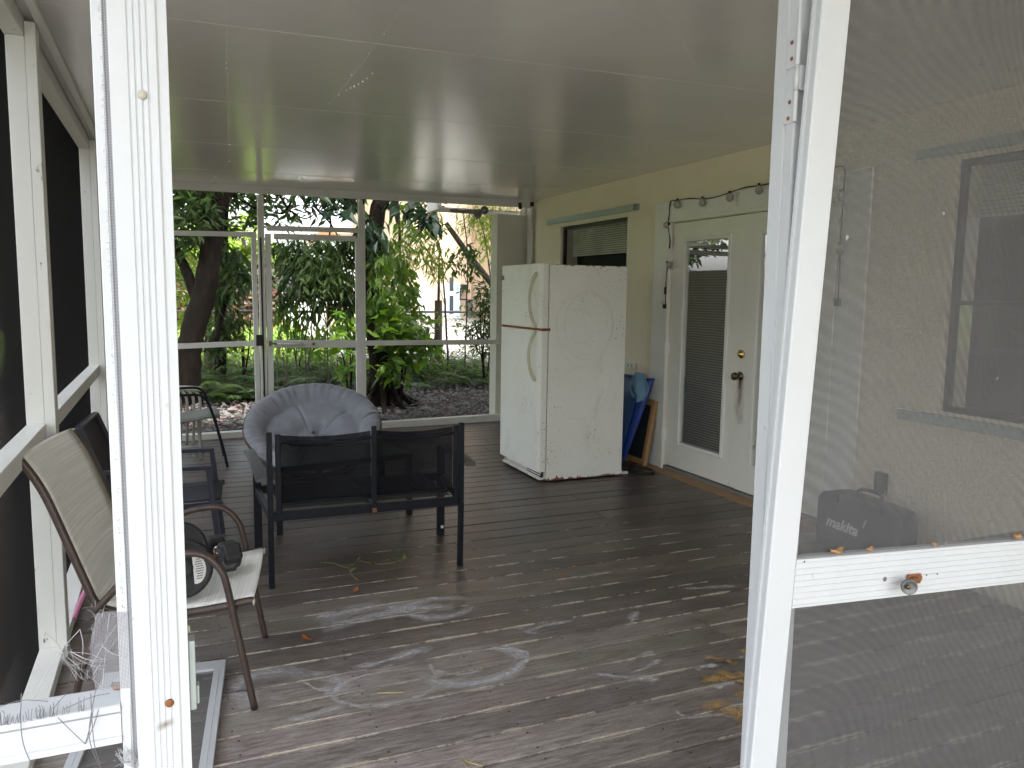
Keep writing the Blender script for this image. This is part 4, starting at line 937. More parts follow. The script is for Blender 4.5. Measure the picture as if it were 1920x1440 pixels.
# --- grey-green tube chair at the far left
Wg = at((.33, 6.86), (.995, .0), (.0, 1.0))
gc = thing('sling_chair', 'grey-green seated chair with thin black tube arms near the far wall', 'chair', Wg(-.25, .23, 0))
mb = MB(); mb.grid(lambda u, v: Wg(.012-.52*u, .0+.46*v, .425-.055*u+.02*math.sin(PI*min(1, u*3))*.5), 10, 6); build('seat', mb, M['green_sling'], gc, thick=.022)
mb = MB(); mb.grid(lambda u, v: Wg(-.50-.18*u, .01+.44*v, .37+.45*u), 8, 6); build('backrest', mb, M['green_sling'], gc, thick=.01)
for s_ in (-.02, .48):
    arm = [(-.56, .54), (-.40, .60), (-.20, .615), (-.12, .60), (-.075, .54), (-.03, .40), (.03, .16), (.06, 0)]
    mb = MB(); mb.tube([Wg(q.x, s_, q.z) for q in smooth_path([V((t, 0, z)) for t, z in arm], 6)], .011, 8); build('arm', mb, M['black_metal'], gc)
    mb = MB(); mb.tube([Wg(-.48, s_, .38), Wg(-.62, s_, .0)], .011, 8); build('leg', mb, M['black_metal'], gc)
mb = MB(); mb.tube([Wg(-.02, -.02, .39), Wg(-.02, .48, .39)], .010, 8); build('stretcher', mb, M['black_metal'], gc)
# --- white slatted chair behind that
wc = thing('slatted_chair', 'off-white chair with curved vertical back slats in the far corner', 'chair', (.0, 7.62, 0))
for i, x in enumerate((-.20, -.14, -.08, -.02, .04, .095, .15, .205)):
    mb = MB(); pth = smooth_path([V((x, 7.80, .03)), V((x+.01, 7.72, .25)), V((x+.012, 7.66, .42)), V((x+.004, 7.64, .50)), V((x-.03, 7.66, .55)), V((x-.07, 7.72, .575))], 5)
    mb.tube(pth, .012, 8, flat=.5); build('back_slat', mb, M['resin'], wc)
mb = MB(); mb.grid(lambda u, v: V((-.22+.46*u, 7.63+.10*v, .545+.05*math.sin(PI*v)*.6+.02*math.sin(PI*u))), 10, 4); build('top_rail', mb, M['resin'], wc, thick=.012)
mb = MB(); mb.grid(lambda u, v: V((-.22+.44*u, 7.66-.40*v, .36-.02*math.sin(PI*v))), 8, 6); build('seat', mb, M['resin'], wc, thick=.014)
for x, y in ((-.2, 7.28), (.2, 7.28), (-.21, 7.80), (.21, 7.80)):
    mb = MB(); mb.tube([(x, y, 0), (x*.95, y, .36)], .014, 8); build('leg', mb, M['resin'], wc)

# --- loveseat seen from behind
ls = thing('loveseat', 'black two-seat metal bench with mesh back turned away in the middle of the deck', 'bench', (.92, 4.2, 0))
XA, XB = .415, 1.392
def LP(t, y, z): return V((XA+(XB-XA)*t, y-.024*t, z))
for t in (0, 1):
    mb = MB(); mb.bar(LP(t, 3.935, 0), LP(t, 3.925, .36), .026, .028, (1, 0, 0)); mb.bar(LP(t, 3.925, .3602), LP(t, 3.925, .785), .026, .026, (1, 0, 0)); build('back_leg', mb, M['black_metal'], ls, bevel=.003)
    xo = -.04 if t == 0 else .055
    mb = MB(); b0 = V((XA-.010 if t == 0 else XB+.072, 4.47, 0)); mb.bar(b0, b0+V((0, 0, .55)), .036, .042, (1, 0, 0)); lg = build('front_leg', mb, M['black_metal'], ls, bevel=.003)
    if t:
        q = MB(); q.lathe([(.010, 0), (.009, .003), (.003, .004)], b0+V((.004, -.019, .055)), (0, -1, 0), 14); build('bolt', q, M['plastic_white'], lg)
    pa = [V((XA+xo if t == 0 else XB+xo, y, z)) for y, z in ((3.90, .556), (4.05, .572), (4.25, .582), (4.45, .580), (4.58, .570))]
    mb = MB(); sm = smooth_path(pa, 4)
    for i, (a, b) in enumerate(zip(sm[:-1], sm[1:])): pass
    vs, fs = [], []
    for i, p in enumerate(sm): vs += [p+V((-.027, 0, -.011)), p+V((.027, 0, -.011)), p+V((.027, 0, .011)), p+V((-.027, 0, .011))]
    for i in range(len(sm)-1):
        for k in range(4): fs.append((i*4+k, i*4+(k+1) % 4, i*4+4+(k+1) % 4, i*4+4+k))
    fs += [(0, 1, 2, 3), tuple(range(len(vs)-4, len(vs)))[::-1]]
    mb.add(vs, fs); build('arm', mb, M['charcoal_slat'], ls, bevel=.003)
    mb = MB(); mb.bar(LP(t, 3.94, .372), V((b0.x, 4.47, .372)), .026, .045); build('seat_rail', mb, M['black_metal'], ls, bevel=.003)
mb = MB(); mb.bar(LP(.015, 3.928, .365), LP(.985, 3.928, .365), .026, .048); rr_ = build('back_rail', mb, M['black_metal'], ls, bevel=.003)
mb = MB(); mb.bar(V((XA-.01, 4.47, .372)), V((XB+.07, 4.45, .372)), .026, .045); build('front_rail', mb, M['black_metal'], ls, bevel=.003)
mb = MB(); c = LP(.52, 3.912, .352); mb.box(c-V((.010, .004, .006)), c+V((.012, .0025, .016))); build('rust_patch', mb, M['rust_bar'], rr_)
for t0, t1 in ((.055, .505), (.535, .95)):
    mb = MB()
    def BKS(u, v, t0=t0, t1=t1): return LP(t0+(t1-t0)*u, 3.925+.03*math.sin(PI*u)*1.0+.03*v*0, .415+.352*v-(.020*math.sin(PI*u) if v > .5 else 0)*min(1, (v-.5)*3))
    mb.grid(BKS, 14, 8); bs = build('mesh_back', mb, M['sling'], ls)
    mb = MB(); mb.tube([LP(t0+(t1-t0)*u, 3.912+.03*math.sin(PI*u), .735-.022*math.sin(PI*u)) for u in [i/14 for i in range(15)]], .0075, 8); build('cross_tube', mb, M['black_metal'], bs); mb = MB(); mb.tube([LP(t0+(t1-t0)*u, 3.915+.02*math.sin(PI*u), .425) for u in [i/8 for i in range(9)]], .0075, 8); build('cross_tube', mb, M['black_metal'], bs)
    mb = MB(); mb.grid(lambda u, v, t0=t0, t1=t1: LP(t0+(t1-t0)*u, 3.955+.50*v, .392-.02*math.sin(PI*u)*math.sin(PI*v)), 10, 8); build('mesh_seat', mb, M['sling'], ls)
for t in (.040, .52, .965):
    mb = MB(); mb.bar(LP(t, 3.915, .385), LP(t, 3.915, .792 if .1 < t < .9 else .775), .024, .024 if .1 < t < .9 else .026, (1, 0, 0)); build('back_strut', mb, M['black_metal'], ls, bevel=.003)
mb = MB(); mb.bar(LP(.52, 3.94, .372), LP(.52, 4.46, .372), .024, .03); build('middle_rail', mb, M['black_metal'], ls, bevel=.003)
# --- low table with a glass top
ca, cb, cc_ = V((.545, 4.80, 0)), V((1.435, 4.96, 0)), V((1.375, 5.44, 0)); ux = (cb-ca).normalized(); uy = V((-ux.y, ux.x, 0)); Lt, Dt = (cb-ca).length, .48
tb = thing('coffee_table', 'low dark metal table with glass top between the bench and the round cushion', 'table', ca+ux*Lt/2+uy*Dt/2)
def TP(a, b, z): return ca+ux*a+uy*b+V((0, 0, z))
mb = MB(); zt_ = .395
mb.bar(TP(0, .02, zt_), TP(Lt, .02, zt_), .04, .03); mb.bar(TP(0, Dt-.02, zt_), TP(Lt, Dt-.02, zt_), .04, .03); mb.bar(TP(.02, .0405, zt_), TP(.02, Dt-.0405, zt_), .04, .03); mb.bar(TP(Lt-.02, .0405, zt_), TP(Lt-.02, Dt-.0405, zt_), .04, .03)
build('frame', mb, M['black_metal'], tb, bevel=.003)
mb = MB(); v8 = [TP(a, b, z) for z in (.4105, .4165) for a, b in ((.004, .004), (Lt-.004, .004), (Lt-.004, Dt-.004), (.004, Dt-.004))]; mb.add(v8, [(3, 2, 1, 0), (4, 5, 6, 7), (0, 1, 5, 4), (1, 2, 6, 5), (2, 3, 7, 6), (3, 0, 4, 7)])
M['table_glass'] = simple('dusty_dark_glass', (.055, .058, .06), (.035, .037, .04), .18, 7, sp=.7)
build('glass_top', mb, M['table_glass'], tb)
for a in (.02, Lt-.02):
    for b in (.02, Dt-.02):
        mb = MB(); mb.bar(TP(a, b, 0), TP(a, b, .38), .036, .036, (1, 0, 0)); build('leg', mb, M['black_metal'], tb, bevel=.003)
# --- papasan chair
pc = V((1.03, 6.45, .36)); pr_ = .535
pp = thing('papasan_chair', 'round grey tufted papasan cushion tilted up on its ring base', 'chair', (pc.x, pc.y, 0))
tilt = R(29); pn = V((-.10, -math.sin(tilt), math.cos(tilt))).normalized()      # bowl axis, looking up and at the camera
pu = V((1, 0, 0)); pu = (pu-pn*pu.dot(pn)).normalized(); pv = pn.cross(pu)
if pv.z < 0: pv = -pv
NS, NR = 192, 40
def cushion_h(r, a):
    """height above the bowl plane along its axis"""
    h = .12*(r/1.0)**2.2
    if r > .68:
        t = (r-.68)/.32; puff = math.sin(PI*min(1, t*.93+.02))**.6
        seg = abs(math.sin(a*5.5+.3)); lobes = 1-.15*(1-min(1, seg*7))
        wr = .012*noise.noise((math.cos(a)*9, math.sin(a)*9, r*2.2))+.007*math.sin(a*46+3*noise.noise((a*2, r*3, 1)))*(.4+.6*t)
        h += (.080*puff*lobes+wr*puff)
    else:
        for (bx, by) in BT:
            d = math.hypot(r*math.cos(a)-bx, r*math.sin(a)-by); h += -.045*math.exp(-(d/.07)**2)
        h += .045*math.sin(PI*min(1, (1-r/.68)*1.4+.08))**.8 if r > .05 else .045
        h += .010*noise.noise((r*math.cos(a)*5, r*math.sin(a)*5, 3))
        for k in range(5):
            dd = abs(((a-(k*2*PI/5+.55)+PI) % (2*PI))-PI)*r; h -= .014*math.exp(-(dd/.022)**2)*min(1, r*3)
    return h
BT = [(-.24, -.10), (.24, -.06), (.0, -.30), (.10, .18)]
mb = MB()
def PCU(u, v):
    a = 2*PI*u; r = min(v, 1.0)
    rr = .03+.97*r
    return pc+(pu*math.cos(a)+pv*math.sin(a))*(rr*pr_*(1+.012*noise.noise((math.cos(a)*4, math.sin(a)*4, 9))))+pn*(cushion_h(rr, a)-.09)
mb.grid(PCU, NS, NR)
def PCB(u, v):
    a = 2*PI*u; rr = .03+.97*v; return pc+(pu*math.cos(a)+pv*math.sin(a))*(rr*pr_)+pn*(.12*rr**2.2-.09-.085*(1-v**6)+ (cushion_h(1.0, a)-.12)*v**6)
mb.grid(PCB, NS, 16)
build('cushion', mb, M['cushion'], pp)
mb = MB(); mb.tube([pc+(pu*math.cos(a)+pv*math.sin(a))*pr_*.99+pn*.035 for a in [2*PI*i/48 for i in range(48)]], .018, 8, True); build('bowl_rim', mb, M['bark_pale'], pp)
mb = MB(); mb.tube([V((pc.x+.33*math.cos(a), pc.y+.10+.33*math.sin(a), .018)) for a in [2*PI*i/40 for i in range(40)]], .018, 8, True); mb.tube([V((pc.x+.26*math.cos(a), pc.y+.06+.26*math.sin(a), .26)) for a in [2*PI*i/40 for i in range(40)]], .016, 8, True)
for k in range(8):
    a = 2*PI*k/8; mb.tube([V((pc.x+.33*math.cos(a), pc.y+.10+.33*math.sin(a), .018)), V((pc.x+.26*math.cos(a+.3), pc.y+.06+.26*math.sin(a+.3), .26))], .012, 8)
build('ring_base', mb, M['bark_pale'], pp)

# --- refrigerator
fx0, fx1, fy0, fy1 = 2.652, 3.335, 5.462, 6.25; ztop = 1.69
fg = thing('refrigerator', 'white rust-flecked top-freezer refrigerator standing on the deck before the house wall', 'refrigerator', (3.0, 5.86, 0))
mb = MB(); mb.box((fx0, fy0, .012), (fx1, fy1, ztop)); cab = build('cabinet', mb, M['fridge'], fg, bevel=.006)
zs = Y_(5.46, 1015, 618).z
def fdoor(name, z0, z1):
    mb = MB(); prf = [(fx0-.008, fy0-.004), (fx0-.008, fy1), (fx0-.058, fy1), (fx0-.074, fy1-.02), (fx0-.078, fy1-.05), (fx0-.078, fy0+.05), (fx0-.072, fy0+.016), (fx0-.058, fy0-.004)]
    mb.prism(prf, z0, z1); o = build(name, mb, M['fridge'], fg, bevel=.005)
    g_ = MB(); g_.box((fx0-.0078, fy0+.012, z0+.01), (fx0-.0002, fy1-.012, z1-.01)); build('gasket', g_, M['concrete'], o); return o
fz = fdoor('freezer_door', zs+.008, ztop+.004); fd_ = fdoor('fridge_door', .085, zs-.010)
def fhandle(z0, z1, o, flip):
    pts = []
    for i in range(21):
        t = i/20; bow = math.sin(PI*t)**.55*.052; yy = fy0+.060+ .030*math.sin(PI*t)**.8
        pts.append((fx0-.076-bow, yy, z0+(z1-z0)*t))
    mb = MB(); mb.tube(pts, [.015-.004*math.sin(PI*i/20) for i in range(21)], 10, flat=.75); build('handle', mb, M['fridge_handle'], o)
fhandle(zs+.020, 1.625, fz, 0); fhandle(.80, zs-.018, fd_, 1)
mb = MB(); mb.box((fx0-.0795, fy1-.075, 1.575), (fx0-.0775, fy1-.012, 1.612)); build('badge', mb, M['steel'], fz)
mb = MB(); mb.box((fx0-.05, fy0+.015, .018), (fx0-.0005, fy1-.02, .030)); 
for i in range(3): mb.box((fx0-.045+.006*i, fy0+.03, .035+i*.015), (fx0-.041+.006*i, fy1-.04, .042+i*.015))
build('base_grille', mb, M['fridge'], fg)
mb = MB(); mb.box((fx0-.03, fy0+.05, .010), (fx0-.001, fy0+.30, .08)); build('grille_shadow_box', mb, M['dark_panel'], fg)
mb = MB(); mb.box((fx0-.060, fy0-.0045, zs-.012), (fx0+.012, fy0+.03, zs+.010)); mb.box((fx0-.070, fy0+.03, zs-.0085), (fx0-.001, fy1-.02, zs+.0065)); build('centre_hinge', mb, M['rust'], fg, bevel=.002)
mb = MB()
vs = []; n_ = 90
for i in range(n_+1):
    x = fx0+.006+(fx1-fx0-.012)*i/n_; vs += [(x, fy0-.0006, ztop-.0012), (x, fy0-.0006, ztop-.0022-max(0, noise.noise((x*22, 3, 0))+.05)*.018)]
mb.add(vs, [(2*i, 2*i+1, 2*i+3, 2*i+2) for i in range(n_)])
build('rust_edge', mb, M['rust'], cab)
for x, w_, h_ in ((fx0+.09, .06, .045), (fx0+.14, .035, .05), (fx0+.28, .03, .03), (fx0+.30, .05, .018), (fx0+.02, .03, .03), (fx0+.33, .025, .01), (fx0+.55, .02, .01)):
    pts = [(x-w_/2, fy0-.0006, .0125), (x+w_/2, fy0-.0006, .0125)]
    for i in range(7): pts.append((x+w_/2-w_*(i+.5)/7+rnd(-.003, .003), fy0-.0006, .014+rnd(.1, 1)*h_*(1-abs(i-3)/4.5)))
    mb = MB(); mb.add(pts, [tuple(range(9))]); build('rust_chip', mb, M['rust'], cab)
mb = MB()
def scrib(cx, cz, rx, rz, a0, a1, r=.0009):
    s = rnd(0, 90); n_ = 60; pts = []
    for i in range(n_+1):
        a = R(a0+(a1-a0)*i/n_); k = 1+.10*noise.noise((i*.05, s, 0)); pts.append(V((cx+rx*k*math.cos(a), fy0-.0002, cz+rz*k*math.sin(a))))
    pts = [p for p in pts if fx0+.01 < p.x < fx1-.01 and .05 < p.z < ztop-.02]
    if len(pts) > 3: mb.tube(pts, r, 4)
for i in range(6): scrib(2.97+rnd(-.03, .03), 1.24+rnd(-.03, .03), .23+rnd(-.05, .04), .28+rnd(-.04, .05), rnd(-40, 40), rnd(250, 420), .0007)
for i in range(4): scrib(2.93+rnd(-.02, .02), 1.22, .10+rnd(-.03, .04), .13+rnd(-.03, .04), rnd(0, 90), rnd(250, 380), .0006)
scrib(2.92, .70, .185, .205, -150, 170); scrib(2.96, .74, .245, .27, -70, 60, .0007); scrib(2.86, .92, .24, .28, 160, 260, .0006)
build('pencil_scribble', mb, M['scribble'], cab)

# --- blue plastic tub stood on end, cloth, framed board, cable
bt = thing('plastic_tub', 'bright blue plastic tub stood on end between the fridge and the door casing', 'tub', (3.66, 6.0, 0))
prf = []
def TUB(u, v):
    # flared shell: v up the height, u across its width (along y), leaning on the wall
    z = .012+.745*v; lean = .13*v; y = 5.80+.60*u; x = 3.60+lean-.03-.10*math.sin(PI*v)*math.sin(PI*u)*.8
    y0 = 5.80 + .10*(1-v)**1.5
    y = y0+(6.45-y0)*u
    return V((x, y, z))
mb = MB(); mb.grid(TUB, 14, 20); tub_ = build('shell', mb, M['blue_face'], bt, thick=.006)
mb = MB()
def TUBS(u, v):
    a = TUB(0, v); return a+V((.012+.085*u*(.35+.65*v), -.075*math.sin(PI*u*.5)*(.3+.7*v), .0))
mb.grid(TUBS, 8, 20); build('side_wall', mb, M['blue'], bt, thick=.006)
mb = MB(); mb.tube([TUB(0, v)+V((-.006, -.002, 0)) for v in [i/20 for i in range(21)]], .009, 8); mb.tube([TUB(u, 1)+V((-.004, 0, .002)) for u in [i/14 for i in range(15)]], .010, 8); build('rim', mb, M['blue'], bt)
mb = MB(); mb.box((3.585, 5.885, .03), (3.595, 5.90, .075)); build('sticker', mb, M['label'], bt)
ctop = X_(3.70, 1203, 700); ct = ctop
mb = MB()
def CLO(u, v):
    # rag pinched over the tub's top corner
    w_ = .07+.22*math.sin(PI*min(1, v*.8+.12)); x = 3.668-.03*math.cos(u*PI*3+v*2)*.7-.02*v+.012*noise.noise((u*4, v*4, 2)); y = 5.765+w_*(u-.5)*1.15-.02*v; z = .805-.25*v*(1-.25*abs(u-.4))+.01*noise.noise((u*5, v*3, 7)); return V((x, y, z))
mb.grid(CLO, 22, 16); tag(build('cloth', mb, M['cloth'], thick=.003), 'pale blue crumpled cloth draped over the corner of the blue tub', 'cloth')
pf = thing('framed_board', 'dark board in a raw wood frame leaning on the wall beside the blue tub', 'frame', (3.76, 5.85, 0))
# leaning frame: bottom out, top against the wall; its near edge faces the camera
def FP(y, h, d): return V((3.700+.095*h-.0*d+d, y, .012+.555*h))
ya_, yb_ = 5.70, 6.12
mb = MB()
mb.bar(FP(ya_, 0, 0), FP(ya_, 1, 0), .045, .035, (1, 0, 0)); mb.bar(FP(yb_, 0, 0), FP(yb_, 1, 0), .045, .035, (1, 0, 0)); mb.bar(FP(ya_+.02, .96, 0), FP(yb_-.02, .96, 0), .034, .045); mb.bar(FP(ya_+.02, .04, 0), FP(yb_-.02, .04, 0), .034, .045)
build('wood_frame', mb, M['oak'], pf, bevel=.002)
mb = MB(); mb.add([FP(ya_+.02, .05, .004), FP(yb_-.02, .05, .004), FP(yb_-.02, .95, .004), FP(ya_+.02, .95, .004)], [(0, 1, 2, 3)]); build('board', mb, M['dark_panel'], pf, thick=.006)
cb_ = thing('power_cable', 'black cable with pale plug curled on the deck between fridge and door', 'cable', (3.45, 5.62, 0))
mb = MB(); mb.tube(smooth_path([(3.30, 5.75, .012), (3.42, 5.58, .012), (3.56, 5.66, .012), (3.66, 5.55, .012), (3.62, 5.42, .012), (3.50, 5.47, .012), (3.48, 5.62, .018), (3.60, 5.74, .014)], 6), .007, 8); build('cord', mb, M['cord'], cb_)
mb = MB(); mb.box((3.36, 5.50, .002), (3.42, 5.525, .022)); mb.box((3.355, 5.55, .002), (3.40, 5.57, .02)); build('plug', mb, M['plastic_white'], cb_, bevel=.003)

# --- string lights
slt = thing('string_lights', 'black string of round globe bulbs hung round the door casing', 'string lights', (3.80, 5.0, 2.2))
XC = XW-T-.012
cpts = [X_(XC, u, v) for u, v in ((1475, 338), (1443, 344), (1423, 348), (1396, 352), (1368, 361), (1340, 370), (1317, 373), (1292, 372), (1270, 376), (1257, 378), (1255, 400), (1253, 424), (1256, 450), (1253, 480), (1252, 500), (1249, 528), (1248, 545), (1248, 572))]
cpts = [V((3.805, 3.9, 2.25)), V((3.805, 4.15, 2.262))] + cpts
mb = MB(); mb.tube(smooth_path(cpts, 4), .0038, 6); mb.tube(smooth_path([p+V((0, .010*math.sin(i*1.9), .004*math.cos(i*2.3))) for i, p in enumerate(cpts[2:])], 4), .0026, 6); build('cord', mb, M['cord'], slt)
for (u, v, du, dv) in ((1270, 384, 0, -10), (1317, 381, 0, -9), (1368, 371, 0, -9), (1423, 357, 0, -9), (1249, 422, 5, -2), (1255, 497, -5, -6)):
    c = X_(XC-.012, u, v); a = X_(XC-.012, u+du, v+dv); d = (c-a).normalized()
    b = MB(); b.lathe([(.009, -.034), (.014, -.026), (.022, -.018), (.0255, -.004), (.0245, .008), (.018, .019), (.006, .0255)], c, d, 16); bb = build('bulb', b, M['bulb'], slt)
    b = MB(); b.lathe([(.008, 0), (.0095, .003), (.0095, .02), (.0105, .021)], c-d*.050, d, 12); build('socket', b, M['cord'], bb)
    b = MB()
    for k in range(4):
        aa = PI*k/4; e1 = d.orthogonal().normalized(); e2 = d.cross(e1)
        b.tube([c+(e1*math.cos(t)*math.cos(aa)+e2*math.cos(t)*math.sin(aa)+d*math.sin(t))*.0262 for t in [2*PI*i/20 for i in range(20)]], .0010, 4, True)
    build('wire_cage', b, M['cord'], bb)
b = MB(); p = X_(XC, 1248, 545); b.box(p-V((.008, .014, .03)), p+V((.008, .014, .03))); p = X_(XC, 1247, 573); b.box(p-V((.012, .02, .025)), p+V((.012, .02, .012))); build('plug', b, M['cord'], slt, bevel=.003)
b = MB(); p = X_(XC, 1243, 567); b.box(p-V((.010, .012, .012)), p+V((.010, .012, .012))); build('tag', b, M['label'], slt)
# loose end of the same string hanging on the far side of the doors
s2 = thing('string_lights', 'hanging end of a light string on the casing seen through the screen door', 'string lights', (3.80, 3.75, 2.1))
hp = [X_(XC, u, v) for u, v in ((1545, 320), (1582, 312), (1583, 345), (1580, 400), (1576, 450), (1574, 510), (1571, 565))]
mb = MB(); mb.tube(smooth_path(hp, 4), .0045, 6); build('cord', mb, M['cord'], s2)
for u, v in ((1576, 370), (1574, 470)):
    c = X_(XC-.012, u, v); b = MB(); b.lathe([(.009, -.034), (.014, -.026), (.022, -.018), (.0255, -.004), (.0245, .008), (.018, .019), (.006, .0255)], c, (0, 0, -1), 16); bb = build('bulb', b, M['bulb'], s2)
    b = MB(); b.lathe([(.008, 0), (.0095, .02)], c+V((0, 0, .03)), (0, 0, 1), 10); build('socket', b, M['cord'], bb)
b = MB(); p = X_(XC, 1570, 567); b.box(p-V((.01, .02, .022)), p+V((.01, .02, .022))); build('plug', b, M['cord'], s2)

# --- tool case behind the screen
tc = thing('tool_case', 'dark plastic power tool case with white lettering by the house wall', 'tool case', (3.58, 3.32, 0))
xf = 3.52
P1, P2 = X_(xf, 1533, 935), X_(xf, 1692, 958)
yA, yB_ = P1.y, P2.y; zA = .335
mb = MB(); poly = [(yA, .03), (yA-.02, .0), (yB_+.02, .0), (yB_, .03), (yB_, .30), (yB_+.03, zA), (yA-.13, .352), (yA-.03, .325), (yA, .285)]
mb.prism(poly, xf, xf+.13, 0); sh = build('shell', mb, M['case'], tc, bevel=.008)
mb = MB(); hy0, hy1 = X_(xf, 1598, 910).y, X_(xf, 1636, 915).y
mb.tube(smooth_path([(xf+.065, hy0, .33), (xf+.065, hy0, .385), (xf+.065, hy1, .385), (xf+.065, hy1, .33)], 5), .011, 8); build('handle', mb, M['case'], tc)
mb = MB(); mb.box((xf-.006, yB_+.07, .02), (xf-.0005, yA-.07, .05)); 
for f in (.22, .72): mb.box((xf-.012, yB_+(yA-yB_)*f, .29), (xf-.0005, yB_+(yA-yB_)*f+.06, .335))
build('latch', mb, M['case'], tc, bevel=.003)
def text_mesh(name, body, size, mat, parent, loc, xdir, updir, shear=.25, weight=.0):
    cu = bpy.data.curves.new(name, 'FONT'); cu.body = body; cu.size = size; cu.shear = shear; cu.extrude = .0005; cu.offset = weight; cu.align_x = 'CENTER'; cu.align_y = 'CENTER'
    t = bpy.data.objects.new(name, cu); COL.objects.link(t); dg = bpy.context.evaluated_depsgraph_get()
    me = bpy.data.meshes.new_from_object(t.evaluated_get(dg)); COL.objects.unlink(t); bpy.data.objects.remove(t)
    xd, ud = V(xdir).normalized(), V(updir).normalized(); nn = xd.cross(ud); mt = Matrix((xd, ud, nn)).transposed().to_4x4(); mt.translation = V(loc)
    me.transform(mt); me.materials.clear(); me.materials.append(M[mat]); o = bpy.data.objects.new(name, me); COL.objects.link(o); o.parent = parent; return o
tl = X_(xf-.001, 1577, 986)-tc.location
text_mesh('lettering', 'makita', .088, 'label', tc, tl, (0, -1, -.02), (0, 0, 1), .28, .0022)
mb = MB(); mb.bar(X_(xf-.002, 1618, 990), X_(xf-.002, 1624, 976), .003, .006); build('scuff', mb, M['label'], sh)

# --- pink hoop, loose screen panel
hp_ = MB(); hc = V((-.33, 3.55, .30))
hu, hv = V((.0, .94, .34)).normalized(), V((-.35, -.30, .88)).normalized()
ring = [hc+hu*.40*math.cos(a)+hv*.30*math.sin(a) for a in [2*PI*i/56 for i in range(56)]]
pA = smooth_path([Z_(.012, 137, 1166)] + [Y_(3.72, *q) for q in ((152, 1125), (185, 1060), (214, 990), (226, 968), (262, 958), (300, 985), (262, 994), (216, 995))], 6)
hp_.tube(pA, .011, 10); tag(build('pink_tube', hp_, M['pink']), 'pink bent plastic tube standing behind the beige chair by the timber wall', 'tube')
pn_ = thing('screen_panel', 'loose white aluminium screen frame lying on the deck below the beige chair', 'screen panel', (-.02, 2.8, 0))
fr1, fr2 = Z_(.02, 424, 1240), Z_(.02, 399, 1440); dirv = (fr2-fr1).normalized(); lat = V((dirv.y, -dirv.x, 0))
if lat.x > 0: lat = -lat
WL, HL = .43, 1.15
def FR(a, b): return fr1+lat*a+dirv*b
mb = MB(); mb.bar(FR(.0, .035), FR(WL, .035), .072, .018); o_ = build('end_rail', mb, M['alu'], pn_, bevel=.002)
mb = MB(); mb.bar(FR(.0, HL), FR(WL, HL), .06, .018); build('end_rail', mb, M['alu'], pn_, bevel=.002)
for a in (.02, WL-.02):
    mb = MB(); mb.bar(FR(a, .072), FR(a, HL-.03), .040, .018); mb.bar(FR(a, .072)+V((0, 0, .0095)), FR(a, HL-.03)+V((0, 0, .0095)), .004, .002); build('side_rail', mb, M['alu'], pn_, bevel=.002)
mb = MB(); mb.add([FR(.035, .07), FR(WL-.035, .07), FR(WL-.035, HL-.03), FR(.035, HL-.03)], [(0, 1, 2, 3)]); M['screen_flat'] = screen_mat('grey_fly_screen', (.16, .16, .16), .0016, (0, 1), .25, .6, .0); build('screen_mesh', mb, M['screen_flat'], pn_)

# --- leaves, vine and twigs on the deck
for (u, v, ang, L, lab) in ((575, 1200, 2.0, .075, 'brown dead leaf on the boards nearest the chair leg'), (668, 1108, 1.2, .065, 'orange-brown dead leaf on the deck below the vine sprig'), (1055, 1081, 1.6, .045, 'small rust-coloured dead leaf on the boards right of the bench leg')):
    dead_leaf('dead_leaf', lab, Z_(.002, u, v), ang, L, L*.42, 'dead_leaf', .35, 'dead leaves on the deck')
vn = thing('vine_sprig', 'trailing sprig of small yellow-green leaves on the deck behind the bench', 'vine', Z_(0, 680, 1055))
stem = [Z_(.010, u, v) for u, v in ((600, 1055), (625, 1056), (652, 1064), (672, 1052), (700, 1057), (722, 1057), (740, 1054), (758, 1049))]
st2 = [Z_(.010, u, v) for u, v in ((652, 1064), (660, 1078), (668, 1085), (672, 1088))]
mb = MB(); mb.tube(smooth_path(stem, 4), .0012, 6); mb.tube(smooth_path(st2, 4), .0011, 6); build('stem', mb, M['twig'], vn)
for (u, v, L) in ((602, 1054, .05), (608, 1058, .035), (668, 1052, .045), (702, 1060, .055), (706, 1058, .04), (740, 1053, .05), (748, 1056, .03), (758, 1050, .045), (656, 1074, .05), (664, 1070, .03)):
    mb = MB(); p = Z_(.012, u, v); mb.leaf(p, (rnd(-1, 1), rnd(-1, 1), .5), (rnd(-.4, .4), rnd(-.4, .4), 1), L*.8, L*.6, (rnd(.8, 1.2), rnd(.9, 1.2), 1), .1); build('leaf', mb, M['vine'], vn)
for pts, lab in ((((707, 1300), (735, 1299), (757, 1298)), 'straight straw-coloured twig in the chalk marks'), (((865, 1422), (880, 1430), (905, 1436)), 'forked dry twig on the nearest boards')):
    mb = MB(); q = [Z_(.005, u, v) for u, v in pts]; mb.tube(q, .003, 6)
    if 'forked' in lab: mb.tube([q[1], Z_(.02, 892, 1421)], .002, 6); mb.tube([q[0], Z_(.012, 876, 1440)], .002, 6)
    tag(build('twig', mb, M['twig']), lab, 'twig')

